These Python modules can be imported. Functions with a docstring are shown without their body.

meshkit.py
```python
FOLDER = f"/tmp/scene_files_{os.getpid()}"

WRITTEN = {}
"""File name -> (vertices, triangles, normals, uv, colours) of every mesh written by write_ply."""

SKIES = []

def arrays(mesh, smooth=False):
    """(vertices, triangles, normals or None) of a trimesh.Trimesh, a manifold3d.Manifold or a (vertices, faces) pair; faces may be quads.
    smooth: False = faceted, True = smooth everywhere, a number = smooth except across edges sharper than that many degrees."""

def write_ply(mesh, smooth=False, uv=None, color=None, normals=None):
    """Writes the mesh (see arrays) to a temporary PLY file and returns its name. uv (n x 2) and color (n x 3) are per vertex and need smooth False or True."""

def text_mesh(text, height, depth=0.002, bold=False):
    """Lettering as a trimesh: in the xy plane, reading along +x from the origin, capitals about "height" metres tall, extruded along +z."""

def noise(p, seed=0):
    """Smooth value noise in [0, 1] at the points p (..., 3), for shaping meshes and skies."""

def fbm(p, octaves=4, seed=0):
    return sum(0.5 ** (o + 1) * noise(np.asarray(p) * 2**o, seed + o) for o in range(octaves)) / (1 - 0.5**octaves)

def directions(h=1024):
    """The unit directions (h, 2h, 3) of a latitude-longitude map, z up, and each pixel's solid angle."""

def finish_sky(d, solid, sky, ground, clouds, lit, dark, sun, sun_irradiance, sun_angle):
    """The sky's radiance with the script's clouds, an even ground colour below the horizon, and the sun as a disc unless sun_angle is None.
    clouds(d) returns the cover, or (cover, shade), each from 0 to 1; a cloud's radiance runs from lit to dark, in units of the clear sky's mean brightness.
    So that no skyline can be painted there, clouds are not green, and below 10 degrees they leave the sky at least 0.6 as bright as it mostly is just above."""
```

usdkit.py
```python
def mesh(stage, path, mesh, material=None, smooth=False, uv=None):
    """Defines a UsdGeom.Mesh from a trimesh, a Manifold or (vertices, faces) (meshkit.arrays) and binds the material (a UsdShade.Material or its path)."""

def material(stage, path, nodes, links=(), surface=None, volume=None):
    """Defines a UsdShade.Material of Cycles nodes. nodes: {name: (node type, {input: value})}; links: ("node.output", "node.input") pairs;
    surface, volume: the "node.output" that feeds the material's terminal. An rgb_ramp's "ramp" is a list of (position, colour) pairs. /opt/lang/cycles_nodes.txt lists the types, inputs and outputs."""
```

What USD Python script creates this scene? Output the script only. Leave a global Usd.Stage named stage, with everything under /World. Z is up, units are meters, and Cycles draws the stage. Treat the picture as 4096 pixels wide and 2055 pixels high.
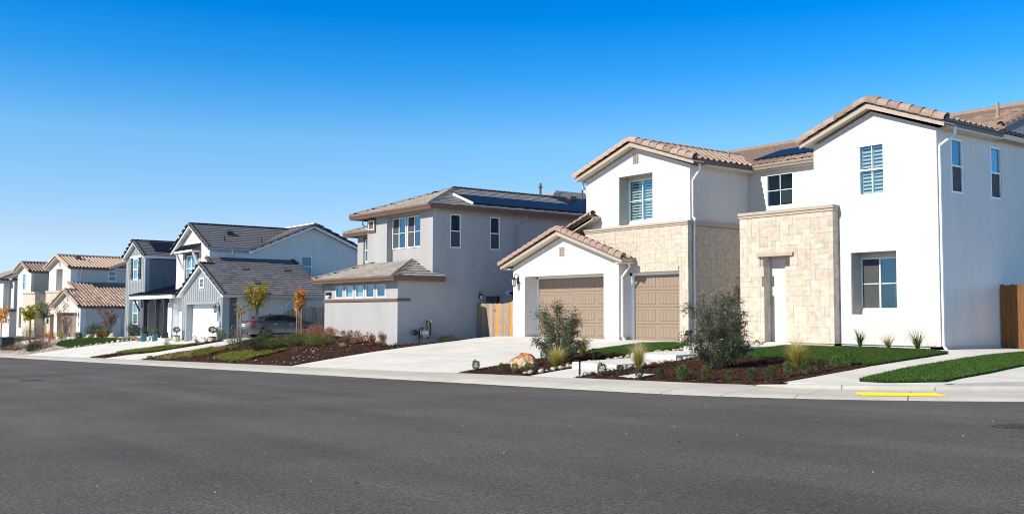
import math, random
import numpy as np, trimesh, usdkit, meshkit
from shapely.geometry import Polygon, Point, LineString, box as sbox
from shapely.ops import unary_union
from pxr import Usd, UsdGeom, UsdLux, UsdShade, Gf, Sdf, Vt

stage = Usd.Stage.CreateInMemory()
UsdGeom.SetStageUpAxis(stage, 'Z'); UsdGeom.SetStageMetersPerUnit(stage, 1.0)
world = UsdGeom.Xform.Define(stage, '/World'); stage.SetDefaultPrim(world.GetPrim())
UsdGeom.Scope.Define(stage, '/World/Looks')
# x runs along the street (downhill towards -x), y away from the camera into the lots, z up.

# ------------------------------------------------------------------ camera, sky, sun, exposure
CAM = np.array([0., 0., 1.2]); YAW = math.radians(53.0); PITCH = math.radians(3.313); ROLL = math.radians(0.187)
hd = np.array([-math.sin(YAW), math.cos(YAW), 0]); rt = np.array([math.cos(YAW), math.sin(YAW), 0]); zz = np.array([0, 0, 1.])
fw = math.cos(PITCH) * hd + math.sin(PITCH) * zz; up = math.cos(PITCH) * zz - math.sin(PITCH) * hd
cr = math.cos(ROLL) * rt + math.sin(ROLL) * up; cu = math.cos(ROLL) * up - math.sin(ROLL) * rt
cam = UsdGeom.Camera.Define(stage, '/World/camera')
cam.AddTransformOp().Set(Gf.Matrix4d(*cr, 0, *cu, 0, *(-fw), 0, *CAM, 1))
cam.CreateHorizontalApertureAttr(36.0); cam.CreateVerticalApertureAttr(18.06); cam.CreateFocalLengthAttr(34.0)
cam.CreateClippingRangeAttr(Gf.Vec2f(0.1, 5000)); cam.CreateExposureAttr(0.35)
SUN = np.array([-0.15, -1.0, 0.72]); SUN /= np.linalg.norm(SUN)
SUN_EL = math.asin(SUN[2]); SUN_ROT = math.atan2(SUN[0], SUN[1])
usdkit.material(stage, '/World/Looks/sky_look', {
    's': ('sky_texture', dict(sky_type='single_scattering', sun_disc=False, sun_elevation=SUN_EL, sun_rotation=SUN_ROT, altitude=600.0, air_density=1.0, aerosol_density=0.35, ozone_density=2.2)),
    'h': ('hsv', dict(saturation=1.3, value=1.0)), 'tc': ('texture_coordinate', {}), 'z': ('separate_xyz', {}),
    # the photograph's polarised grade: the same all the way round, deepening steadily towards the zenith
    'r': ('rgb_ramp', dict(ramp=[(0.0, (.80, 1.08, 2.0)), (.078, (1.13, 1.09, 1.28)), (.174, (1.08, 1.32, 1.40)), (.242, (.28, 1.13, 1.50)), (.295, (.0, .98, 1.54)), (.309, (.0, .96, 1.52)), (.45, (.22, .40, .46)), (1.0, (.42, .24, .17))])),
    'm': ('mix_color', dict(blend_type='multiply', fac=1.0, use_clamp=False)),
    'b': ('background_shader', dict(strength=0.1))},
    [('s.color', 'h.color'), ('tc.generated', 'z.vector'), ('z.z', 'r.fac'), ('h.color', 'm.a'), ('r.color', 'm.b'), ('m.result', 'b.color')], surface='b.background')
sky = UsdLux.DomeLight.Define(stage, '/World/sky')
UsdShade.MaterialBindingAPI.Apply(sky.GetPrim()).Bind(UsdShade.Material.Get(stage, '/World/Looks/sky_look'))
sky.GetPrim().SetCustomDataByKey('kind', 'structure')
sun = UsdLux.DistantLight.Define(stage, '/World/sun')
sun.CreateAngleAttr(0.53); sun.CreateIntensityAttr(1.25); sun.CreateNormalizeAttr(True); sun.CreateColorAttr(Gf.Vec3f(1.0, 0.94, 0.84))
sz = SUN; sx = np.cross([0, 0, 1.], sz); sx /= np.linalg.norm(sx); sy = np.cross(sz, sx)
sun.AddTransformOp().Set(Gf.Matrix4d(*sx, 0, *sy, 0, *sz, 0, 0, 0, 50, 1))

# ------------------------------------------------------------------ materials
MATS = {}
def look(name, col, var=0.12, scale=3.0, rough=0.8, bump=None, rnd=0.0, spec=0.5, metal=0.0, warm=0.0, detail=4, col2=None, trans=0.0, coat=0.0, stretch=None, blotch=0.0, bscale=(0.5, 0.5, 0.5), pits=0.0):
    """A principled material: colour broken up by noise, optional per-piece variation (rnd), fine relief (bump = (scale, distance))."""
    c = np.array(col, float); c2 = np.array(col2 if col2 is not None else c * (1 + var)); c1 = c * (1 - var)
    n = {'g': ('geometry', {}), 'n': ('noise_texture', dict(scale=scale, detail=detail, roughness=0.6)), 'r': ('rgb_ramp', dict(ramp=[(0.3, tuple(c1)), (0.7, tuple(np.clip(c2, 0, 1)))])),
         'p': ('principled_bsdf', dict(roughness=rough, specular_ior_level=spec, metallic=metal, coat_weight=coat))}
    l = [('n.fac', 'r.fac')]
    if stretch is not None:
        n['m'] = ('mapping', dict(scale=stretch)); l += [('g.position', 'm.vector'), ('m.vector', 'n.vector')]
    else:
        l += [('g.position', 'n.vector')]
    src = 'r.color'
    if blotch:                                   # large soft stains and runs
        n['bm'] = ('mapping', dict(scale=bscale)); n['bl'] = ('noise_texture', dict(scale=1.0, detail=6, roughness=0.65)); n['br'] = ('rgb_ramp', dict(ramp=[(0.3, (1 - blotch,) * 3), (0.62, (1 + blotch * .35,) * 3)])); n['bx'] = ('mix_color', dict(blend_type='multiply', fac=1.0, use_clamp=False))
        l += [('g.position', 'bm.vector'), ('bm.vector', 'bl.vector'), ('bl.fac', 'br.fac'), (src, 'bx.a'), ('br.color', 'bx.b')]; src = 'bx.result'
    if pits:                                     # small dark pits, as in travertine
        n['pv'] = ('noise_texture', dict(scale=42.0, detail=4, roughness=0.7)); n['pr'] = ('rgb_ramp', dict(ramp=[(0.56, (1, 1, 1)), (0.66, (1 - pits, 1 - pits * 1.15, 1 - pits * 1.3))])); n['px'] = ('mix_color', dict(blend_type='multiply', fac=1.0))
        l += [('g.position', 'pv.vector'), ('pv.fac', 'pr.fac'), (src, 'px.a'), ('pr.color', 'px.b')]; src = 'px.result'
    if rnd:
        n['o'] = ('object_info', {}); n['ad'] = ('math', dict(math_type='add')); n['fr'] = ('math', dict(math_type='fraction'))
        n['mr'] = ('map_range', dict(to_min=1 - rnd, to_max=1 + rnd)); n['hs'] = ('hsv', {})
        n['mh'] = ('map_range', dict(to_min=0.5 - warm, to_max=0.5 + warm)); n['k'] = ('math', dict(math_type='multiply', value2=7.31)); n['fk'] = ('math', dict(math_type='fraction'))
        l += [('o.random', 'ad.value1'), ('g.random_per_island', 'ad.value2'), ('ad.value', 'fr.value1'), ('fr.value', 'mr.value'), ('mr.result', 'hs.value'),
              ('fr.value', 'k.value1'), ('k.value', 'fk.value1'), ('fk.value', 'mh.value'), ('mh.result', 'hs.hue'), (src, 'hs.color')]
        src = 'hs.color'
    l.append((src, 'p.base_color'))
    if bump:
        n['bn'] = ('noise_texture', dict(scale=bump[0], detail=3)); n['b'] = ('bump', dict(distance=bump[1], strength=0.8))
        l += [('g.position', 'bn.vector'), ('bn.fac', 'b.height'), ('b.normal', 'p.normal')]
    out = 'p.BSDF'
    if trans:
        n['t'] = ('translucent_bsdf', {}); n['mx'] = ('mix_closure', dict(fac=trans)); l += [(src, 't.color'), ('p.BSDF', 'mx.closure1'), ('t.BSDF', 'mx.closure2')]; out = 'mx.closure'
    MATS[name] = usdkit.material(stage, '/World/Looks/' + name, n, l, surface=out)
    return MATS[name]

look('stucco_white', (0.63, 0.60, 0.555), var=0.04, scale=9, rough=0.9, bump=(45, 0.012), spec=0.2, blotch=0.07, bscale=(1.3, 1.3, 0.22))
look('stucco_grey', (0.385, 0.378, 0.372), var=0.05, scale=9, rough=0.9, bump=(45, 0.012), spec=0.2, blotch=0.08, bscale=(1.0, 1.0, 0.3))
look('stucco_pale', (0.59, 0.56, 0.52), var=0.03, scale=5, rough=0.9, bump=(40, 0.01), spec=0.2, blotch=0.06, bscale=(1.0, 1.0, 0.3))
look('stucco_beige', (0.46, 0.42, 0.37), var=0.05, scale=1.0, rough=0.9, bump=(60, 0.005), spec=0.2)
look('recess_shade', (0.36, 0.33, 0.28), var=0.04, scale=4, rough=0.9)  # shade of the window recesses put into a darker colour
look('foundation', (0.55, 0.54, 0.52), var=0.1, scale=4, rough=0.9)
look('grey_siding', (0.30, 0.325, 0.335), var=0.04, scale=2, rough=0.7, spec=0.3)
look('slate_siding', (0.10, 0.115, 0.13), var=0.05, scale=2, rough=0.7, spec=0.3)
look('shaded_siding', (0.17, 0.185, 0.195), var=0.05, scale=2, rough=0.7, spec=0.3)  # grey siding darkened: shade of the tower side wall put into the colour
look('white_trim', (0.82, 0.82, 0.81), var=0.03, scale=3, rough=0.5, spec=0.4)
look('vinyl', (0.80, 0.80, 0.80), var=0.02, rough=0.35)
look('beige_trim', (0.42, 0.345, 0.27), var=0.07, scale=4, rough=0.7, spec=0.3)
look('brown_trim', (0.155, 0.090, 0.062), var=0.08, scale=4, rough=0.6, spec=0.3)
look('dark_gutter', (0.085, 0.068, 0.058), var=0.06, scale=4, rough=0.45)
look('taupe_gutter', (0.30, 0.24, 0.19), var=0.06, scale=4, rough=0.5)
look('soffit', (0.62, 0.55, 0.45), var=0.05, scale=4, rough=0.8)
look('black_metal', (0.022, 0.021, 0.020), var=0.1, rough=0.4, metal=0.2)
look('grey_metal', (0.30, 0.32, 0.34), var=0.1, rough=0.45, metal=0.6)
look('clay_tile', (0.345, 0.250, 0.195), var=0.18, scale=9, rough=0.85, rnd=0.30, warm=0.012, spec=0.25)
look('clay_tile_red', (0.42, 0.30, 0.24), var=0.14, scale=9, rough=0.85, rnd=0.32, warm=0.014, spec=0.25)
look('taupe_tile', (0.335, 0.305, 0.27), var=0.14, scale=7, rough=0.85, rnd=0.16, warm=0.006, spec=0.25)
look('taupe_ridge', (0.20, 0.19, 0.182), var=0.14, scale=7, rough=0.85, rnd=0.12, spec=0.25)
look('slate_tile', (0.175, 0.168, 0.185), var=0.16, scale=9, rough=0.8, rnd=0.20, warm=0.006, spec=0.3)
look('slate_ridge', (0.085, 0.085, 0.092), var=0.12, scale=9, rough=0.8, rnd=0.12, spec=0.3)
look('roof_felt', (0.03, 0.028, 0.026), var=0.1, rough=0.9)
look('standing_seam', (0.035, 0.04, 0.05), var=0.08, rough=0.35, metal=0.5)
look('travertine', (0.54, 0.465, 0.38), var=0.18, scale=6, rough=0.85, rnd=0.09, warm=0.006, bump=(25, 0.012), detail=8, spec=0.25, pits=0.30)
look('grout', (0.42, 0.34, 0.25), var=0.1, rough=0.95)
look('tan_door', (0.27, 0.20, 0.147), var=0.03, scale=3, rough=0.55, spec=0.35)
look('tan_groove', (0.17, 0.12, 0.088), var=0.03, rough=0.7)
look('white_door', (0.80, 0.80, 0.80), var=0.02, rough=0.5)
look('solar_cell', (0.010, 0.015, 0.036), var=0.1, rough=0.32, spec=0.25)
look('fence_grey', (0.34, 0.245, 0.175), var=0.30, scale=5, rough=0.85, rnd=0.22, stretch=(6, 6, 0.6))
look('fence_orange', (0.60, 0.25, 0.04), var=0.22, scale=4, rough=0.8, rnd=0.08, stretch=(6, 6, 0.5))
look('fence_brown', (0.19, 0.075, 0.02), var=0.30, scale=4, rough=0.8, rnd=0.15, stretch=(6, 6, 0.6))
look('interior', (0.05, 0.055, 0.055), var=0.2, rough=0.9)
look('blind', (0.62, 0.64, 0.62), var=0.03, rough=0.7)
look('screen_mesh', (0.055, 0.057, 0.06), var=0.15, scale=8, rough=0.8)
look('concrete', (0.62, 0.605, 0.58), var=0.05, scale=0.9, rough=0.85, bump=(90, 0.003), detail=6, spec=0.25, blotch=0.13, bscale=(0.55, 1.1, 1.0))
look('concrete_walk', (0.52, 0.495, 0.455), var=0.07, scale=1.3, rough=0.85, bump=(90, 0.003), detail=6, spec=0.25, blotch=0.13, bscale=(0.55, 1.1, 1.0))
look('concrete_path', (0.62, 0.605, 0.575), var=0.05, scale=1.2, rough=0.85, bump=(90, 0.003), detail=6, spec=0.25, blotch=0.13, bscale=(0.55, 1.1, 1.0))
look('kerb_concrete', (0.47, 0.445, 0.40), var=0.10, scale=2.5, rough=0.85, detail=6, spec=0.25)
look('joint', (0.16, 0.14, 0.12), var=0.1, rough=0.95)
look('yellow_plastic', (0.88, 0.60, 0.006), var=0.05, scale=5, rough=0.6)
look('mulch', (0.036, 0.017, 0.012), var=0.5, scale=28, rough=0.95, bump=(40, 0.05), detail=6, spec=0.15, col2=(0.080, 0.038, 0.028))
look('mulch_chip', (0.055, 0.026, 0.018), var=0.3, scale=20, rough=0.9, rnd=0.5, spec=0.2)
look('bark_chip', (0.12, 0.068, 0.045), var=0.3, scale=20, rough=0.9, rnd=0.6, spec=0.2)
look('soil', (0.16, 0.115, 0.075), var=0.3, scale=3, rough=0.95, bump=(20, 0.03))
look('turf_base', (0.022, 0.052, 0.010), var=0.35, scale=14, rough=0.95, bump=(120, 0.03), spec=0.1)
look('turf_blade', (0.062, 0.125, 0.020), var=0.3, scale=6, rough=0.6, rnd=0.35, spec=0.25, trans=0.25)
look('groundcover', (0.27, 0.32, 0.05), var=0.35, scale=5, rough=0.8, rnd=0.45, warm=0.025, trans=0.3)
look('dry_grass', (0.42, 0.33, 0.15), var=0.3, scale=5, rough=0.8, rnd=0.35, trans=0.2)
look('river_stone', (0.42, 0.355, 0.29), var=0.2, scale=8, rough=0.75, rnd=0.3, warm=0.012, spec=0.3)
look('gravel_stone', (0.50, 0.44, 0.38), var=0.2, scale=8, rough=0.8, rnd=0.4, warm=0.02, spec=0.3)
look('field_rock', (0.42, 0.36, 0.30), var=0.3, scale=6, rough=0.85, bump=(14, 0.03))
look('box_leaf', (0.070, 0.125, 0.025), var=0.4, scale=14, rough=0.5, rnd=0.5, warm=0.02, trans=0.25)
look('olive_leaf', (0.155, 0.20, 0.095), var=0.45, scale=7, rough=0.38, rnd=0.65, warm=0.015, trans=0.3)
look('juniper_leaf', (0.085, 0.115, 0.022), var=0.4, scale=5, rough=0.6, rnd=0.5, warm=0.02, trans=0.25)
look('dark_leaf', (0.032, 0.055, 0.018), var=0.4, scale=5, rough=0.6, rnd=0.5, warm=0.02, trans=0.2)
look('grey_green_leaf', (0.115, 0.14, 0.07), var=0.4, scale=5, rough=0.6, rnd=0.5, warm=0.02, trans=0.25)
look('copper_leaf', (0.30, 0.135, 0.075), var=0.35, scale=9, rough=0.6, rnd=0.5, warm=0.03, trans=0.3)
look('red_leaf', (0.16, 0.04, 0.03), var=0.4, scale=9, rough=0.6, rnd=0.5, warm=0.03, trans=0.3)
look('gold_leaf', (0.56, 0.36, 0.035), var=0.35, scale=6, rough=0.6, rnd=0.45, warm=0.03, trans=0.35)
look('orange_leaf', (0.54, 0.29, 0.06), var=0.3, scale=6, rough=0.6, rnd=0.4, warm=0.03, trans=0.35)
look('lime_leaf', (0.42, 0.39, 0.04), var=0.35, scale=6, rough=0.6, rnd=0.45, warm=0.03, trans=0.35)
look('flax_leaf', (0.075, 0.14, 0.022), var=0.3, scale=5, rough=0.5, rnd=0.4, warm=0.02, trans=0.3)
look('lime_blade', (0.22, 0.24, 0.03), var=0.3, scale=5, rough=0.6, rnd=0.4, warm=0.02, trans=0.3)
look('bark', (0.17, 0.125, 0.09), var=0.3, scale=20, rough=0.9)
look('stake_wood', (0.34, 0.20, 0.115), var=0.25, scale=8, rough=0.85, stretch=(6, 6, 0.6))
look('blue_glaze', (0.015, 0.13, 0.17), var=0.25, scale=4, rough=0.2, coat=0.6)
look('cream_pot', (0.52, 0.43, 0.30), var=0.12, scale=6, rough=0.6)
look('tyre', (0.015, 0.015, 0.015), var=0.1, rough=0.8)
look('alloy', (0.55, 0.56, 0.58), var=0.05, rough=0.3, metal=0.9)
look('chrome', (0.75, 0.75, 0.76), var=0.03, rough=0.15, metal=1.0)
look('tail_light', (0.42, 0.012, 0.012), var=0.1, rough=0.15, coat=0.8)
look('car_glass', (0.012, 0.014, 0.018), var=0.1, rough=0.06, spec=0.7)
look('dark_plastic', (0.02, 0.02, 0.02), var=0.1, rough=0.5)
look('white_plate', (0.75, 0.76, 0.8), var=0.03, rough=0.4)
look('blue_print', (0.03, 0.06, 0.25), var=0.03, rough=0.4)
look('transformer_green', (0.012, 0.03, 0.022), var=0.1, rough=0.5)
look('red_sign', (0.50, 0.05, 0.04), var=0.05, rough=0.5)
look('yellow_tag', (0.70, 0.42, 0.02), var=0.05, rough=0.5)
look('iron_cover', (0.060, 0.055, 0.05), var=0.25, scale=12, rough=0.6, metal=0.3)
look('frosted_lamp', (0.62, 0.62, 0.58), var=0.03, rough=0.2, coat=0.5)
look('vent_terracotta', (0.45, 0.30, 0.16), var=0.15, scale=20, rough=0.8)

MATS['car_paint'] = usdkit.material(stage, '/World/Looks/car_paint', {'p': ('principled_bsdf', dict(base_color=(0.095, 0.107, 0.13), metallic=0.6, roughness=0.34, coat_weight=1.0, coat_roughness=0.04))}, [], surface='p.BSDF')
MATS['glass'] = usdkit.material(stage, '/World/Looks/glass', {
    'f': ('layer_weight', dict(blend=0.5)), 'pw': ('math', dict(math_type='power', value2=2.6)), 'ma': ('math', dict(math_type='multiply_add', value2=0.9, value3=0.13)),
    't': ('transparent_bsdf', dict(color=(0.66, 0.76, 0.73))), 'g': ('glossy_bsdf', dict(color=(0.42, 0.78, 1.0), roughness=0.008)), 'm': ('mix_closure', {})},
    [('f.facing', 'pw.value1'), ('pw.value', 'ma.value1'), ('ma.value', 'm.fac'), ('t.BSDF', 'm.closure1'), ('g.BSDF', 'm.closure2')], surface='m.closure')
MATS['asphalt'] = usdkit.material(stage, '/World/Looks/asphalt', {
    'g': ('geometry', {}), 'a': ('noise_texture', dict(scale=0.25, detail=5, roughness=0.6)), 'b': ('noise_texture', dict(scale=38, detail=5, roughness=0.75)), 'v': ('voronoi_texture', dict(scale=55.0)),
    'mp': ('mapping', dict(scale=(0.10, 0.9, 1.0))), 'st': ('noise_texture', dict(scale=1.1, detail=4)),
    'ra': ('rgb_ramp', dict(ramp=[(0.32, (0.082, 0.078, 0.074)), (0.68, (0.118, 0.112, 0.107))])),
    'rb': ('rgb_ramp', dict(ramp=[(0.30, (0.35, 0.35, 0.35)), (0.5, (0.95, 0.95, 0.95)), (0.68, (2.1, 2.08, 2.04))])),
    'rs': ('rgb_ramp', dict(ramp=[(0.32, (0.84, 0.84, 0.84)), (0.68, (1.12, 1.12, 1.12))])),
    'rv': ('rgb_ramp', dict(ramp=[(0.0, (2.2, 2.15, 2.05)), (0.035, (1.5, 1.48, 1.45)), (0.07, (1, 1, 1))])),
    'x': ('mix_color', dict(blend_type='multiply', fac=1.0, use_clamp=False)), 'y': ('mix_color', dict(blend_type='multiply', fac=1.0)), 'w': ('mix_color', dict(blend_type='multiply', fac=0.9)),
    'bu': ('bump', dict(distance=0.02, strength=0.7)), 'p': ('principled_bsdf', dict(roughness=0.85, specular_ior_level=0.35))},
    [('g.position', 'a.vector'), ('g.position', 'b.vector'), ('g.position', 'v.vector'), ('g.position', 'mp.vector'), ('mp.vector', 'st.vector'), ('a.fac', 'ra.fac'), ('b.fac', 'rb.fac'), ('st.fac', 'rs.fac'), ('v.distance', 'rv.fac'),
     ('ra.color', 'x.a'), ('rb.color', 'x.b'), ('x.result', 'y.a'), ('rs.color', 'y.b'), ('y.result', 'w.a'), ('rv.color', 'w.b'), ('w.result', 'p.base_color'), ('b.fac', 'bu.height'), ('bu.normal', 'p.normal')], surface='p.BSDF')
MATS['fountain_blade'] = usdkit.material(stage, '/World/Looks/fountain_blade', {
    'tc': ('texture_coordinate', {}), 's': ('separate_xyz', {}), 'r': ('rgb_ramp', dict(ramp=[(0.02, (0.24, 0.22, 0.025)), (0.35, (0.46, 0.38, 0.08)), (0.55, (0.66, 0.54, 0.27)), (0.9, (0.70, 0.60, 0.40))])),
    'p': ('principled_bsdf', dict(roughness=0.7)), 't': ('translucent_bsdf', {}), 'm': ('mix_closure', dict(fac=0.3))},
    [('tc.object', 's.vector'), ('s.z', 'r.fac'), ('r.color', 'p.base_color'), ('r.color', 't.color'), ('p.BSDF', 'm.closure1'), ('t.BSDF', 'm.closure2')], surface='m.closure')
MATS['boulder'] = usdkit.material(stage, '/World/Looks/boulder', {
    'tc': ('geometry', {}), 'n': ('noise_texture', dict(scale=5.5, detail=6, distortion=1.2)), 'sx': ('separate_xyz', {}), 'ns': ('separate_xyz', {}),
    'r1': ('rgb_ramp', dict(ramp=[(0.3, (0.17, 0.10, 0.055)), (0.48, (0.40, 0.27, 0.14)), (0.62, (0.62, 0.50, 0.34)), (0.75, (0.30, 0.20, 0.12))])),
    'r2': ('rgb_ramp', dict(ramp=[(0.3, (0.22, 0.055, 0.018)), (0.5, (0.42, 0.13, 0.03)), (0.7, (0.55, 0.24, 0.08))])),
    'k': ('map_range', dict(from_min=0.35, from_max=0.8, clamp=True)), 'm': ('mix_color', {}), 'b': ('bump', dict(distance=0.05, strength=0.9)), 'p': ('principled_bsdf', dict(roughness=0.75))},
    [('tc.position', 'n.vector'), ('n.fac', 'r1.fac'), ('n.fac', 'r2.fac'), ('tc.true_normal', 'ns.vector'), ('ns.z', 'k.value'), ('k.result', 'm.fac'), ('r1.color', 'm.a'), ('r2.color', 'm.b'), ('m.result', 'p.base_color'), ('n.fac', 'b.height'), ('b.normal', 'p.normal')], surface='p.BSDF')

# ------------------------------------------------------------------ helpers: meshes
class MB:
    """Collects shapes into one mesh."""
    def __init__(self): self.v, self.f, self.n = [], [], 0
    def add(self, v, f):
        v = np.asarray(v, float); f = np.asarray(f, int)
        if f.shape[1] == 4: f = np.vstack([f[:, [0, 1, 2]], f[:, [0, 2, 3]]])
        self.v.append(v); self.f.append(f + self.n); self.n += len(v); return self
    def tri(self, m): return self.add(m.vertices, m.faces)
    def box(self, x0, x1, y0, y1, z0, z1):
        x0, x1 = min(x0, x1), max(x0, x1); y0, y1 = min(y0, y1), max(y0, y1); z0, z1 = min(z0, z1), max(z0, z1)
        v = [(x, y, z) for x in (x0, x1) for y in (y0, y1) for z in (z0, z1)]
        return self.add(v, BOXF)
    def hexa(self, p8): return self.add(p8, BOXF)     # corners ordered as box: x, then y, then z
    def quad(self, a, b, c, d): return self.add([a, b, c, d], [[0, 1, 2, 3]])
    def tube(self, pts, r, sides=6, cap=True):
        p = np.asarray(pts, float); r = np.broadcast_to(np.asarray(r, float), (len(p),))
        t = np.gradient(p, axis=0); t /= np.linalg.norm(t, axis=1, keepdims=True) + 1e-12
        ref = np.array([0, 0, 1.]) if abs(t[:, 2]).mean() < 0.8 else np.array([1., 0, 0])
        a = np.cross(t, ref); a /= np.linalg.norm(a, axis=1, keepdims=True) + 1e-12; b = np.cross(t, a)
        an = np.arange(sides) * 2 * np.pi / sides
        v = p[:, None] + r[:, None, None] * (np.cos(an)[None, :, None] * a[:, None] + np.sin(an)[None, :, None] * b[:, None])
        i, j = np.meshgrid(np.arange(len(p) - 1), np.arange(sides), indexing='ij')
        q = np.stack([i * sides + j, (i + 1) * sides + j, (i + 1) * sides + (j + 1) % sides, i * sides + (j + 1) % sides], -1).reshape(-1, 4)
        self.add(v.reshape(-1, 3), q)
        if cap:
            for k, o in ((0, 1), (len(p) - 1, -1)):
                self.add(np.vstack([v[k], p[k:k + 1]]), [[s, (s + 1) % sides, sides][::o] for s in range(sides)])
        return self
    def lathe(self, prof, c=(0, 0, 0), sides=20):
        """prof: (radius, height) pairs from bottom to top."""
        pr = np.asarray(prof, float); an = np.arange(sides) * 2 * np.pi / sides
        v = np.stack([pr[:, 0, None] * np.cos(an), pr[:, 0, None] * np.sin(an), np.repeat(pr[:, 1, None], sides, 1)], -1) + np.asarray(c)
        i, j = np.meshgrid(np.arange(len(pr) - 1), np.arange(sides), indexing='ij')
        q = np.stack([i * sides + j, i * sides + (j + 1) % sides, (i + 1) * sides + (j + 1) % sides, (i + 1) * sides + j], -1).reshape(-1, 4)
        return self.add(v.reshape(-1, 3), q)
    def mesh(self): return np.vstack(self.v), np.vstack(self.f)
    def __bool__(self): return bool(self.v)
BOXF = [[0, 1, 3, 2], [4, 6, 7, 5], [0, 4, 5, 1], [2, 3, 7, 6], [0, 2, 6, 4], [1, 5, 7, 3]]

def extrude(poly, h, M):
    """A shapely polygon pushed h along the third axis of the 4x4 frame M."""
    m = trimesh.creation.extrude_polygon(poly, h, engine='earcut'); m.apply_transform(M); return m
def frame(o, a, b, c):
    M = np.eye(4); M[:3, 0], M[:3, 1], M[:3, 2], M[:3, 3] = a, b, c, o; return M

USED = {}
INV = {}
COUNT = [0]
def path_for(name, parent):
    base = str(parent.GetPath()) if parent is not None else '/World'
    k = (base, name); n = USED.get(k, 0); USED[k] = n + 1
    return f'{base}/{name}' if n == 0 else f'{base}/{name}_{n:03d}'
def tag(p, label=None, cat=None, group=None, kind=None):
    for k, v in (('label', label), ('category', cat), ('group', group), ('kind', kind)):
        if v: p.SetCustomDataByKey(k, v)
    return p
def root_of(p): return '/'.join(str(p.GetPath()).split('/')[:3])
def obj(name, mesh, mat, parent=None, smooth=False, label=None, kind=None, cat=None, group=None):
    """ONE Mesh prim. Vertices are given in world space unless the thing was made with local=True."""
    if isinstance(mesh, MB): mesh = mesh.mesh()
    v, f, n = meshkit.arrays(mesh, smooth)
    if parent is not None and root_of(parent) in INV:
        M = INV[root_of(parent)]; v = v @ M[:3, :3].T + M[:3, 3]
        if n is not None: n = n @ M[:3, :3].T
    m = UsdGeom.Mesh.Define(stage, path_for(name, parent))
    m.CreatePointsAttr(Vt.Vec3fArray.FromNumpy(v.astype(np.float32))); m.CreateFaceVertexCountsAttr(Vt.IntArray.FromNumpy(np.full(len(f), 3, np.int32)))
    m.CreateFaceVertexIndicesAttr(Vt.IntArray.FromNumpy(f.astype(np.int32).ravel())); m.CreateSubdivisionSchemeAttr('none')
    if n is not None: m.CreateNormalsAttr(Vt.Vec3fArray.FromNumpy(n.astype(np.float32))); m.SetNormalsInterpolation('vertex')
    UsdShade.MaterialBindingAPI.Apply(m.GetPrim()).Bind(MATS[mat])
    COUNT[0] += len(f)
    return tag(m.GetPrim(), label, cat, group, kind)
def thing(name, label, cat, loc=(0, 0, 0), rotz=0.0, group=None, local=False, scale=1.0):
    x = UsdGeom.Xform.Define(stage, path_for(name, None)); p = x.GetPrim()
    x.AddTranslateOp().Set(Gf.Vec3d(*map(float, loc))); x.AddRotateZOp().Set(float(rotz)); x.AddScaleOp().Set(Gf.Vec3f(scale, scale, scale))
    tag(p, label, cat, group)
    if not local:
        M = np.eye(4); M[:3, 3] = -np.asarray(loc, float); INV[str(p.GetPath())] = M
    return p
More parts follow.
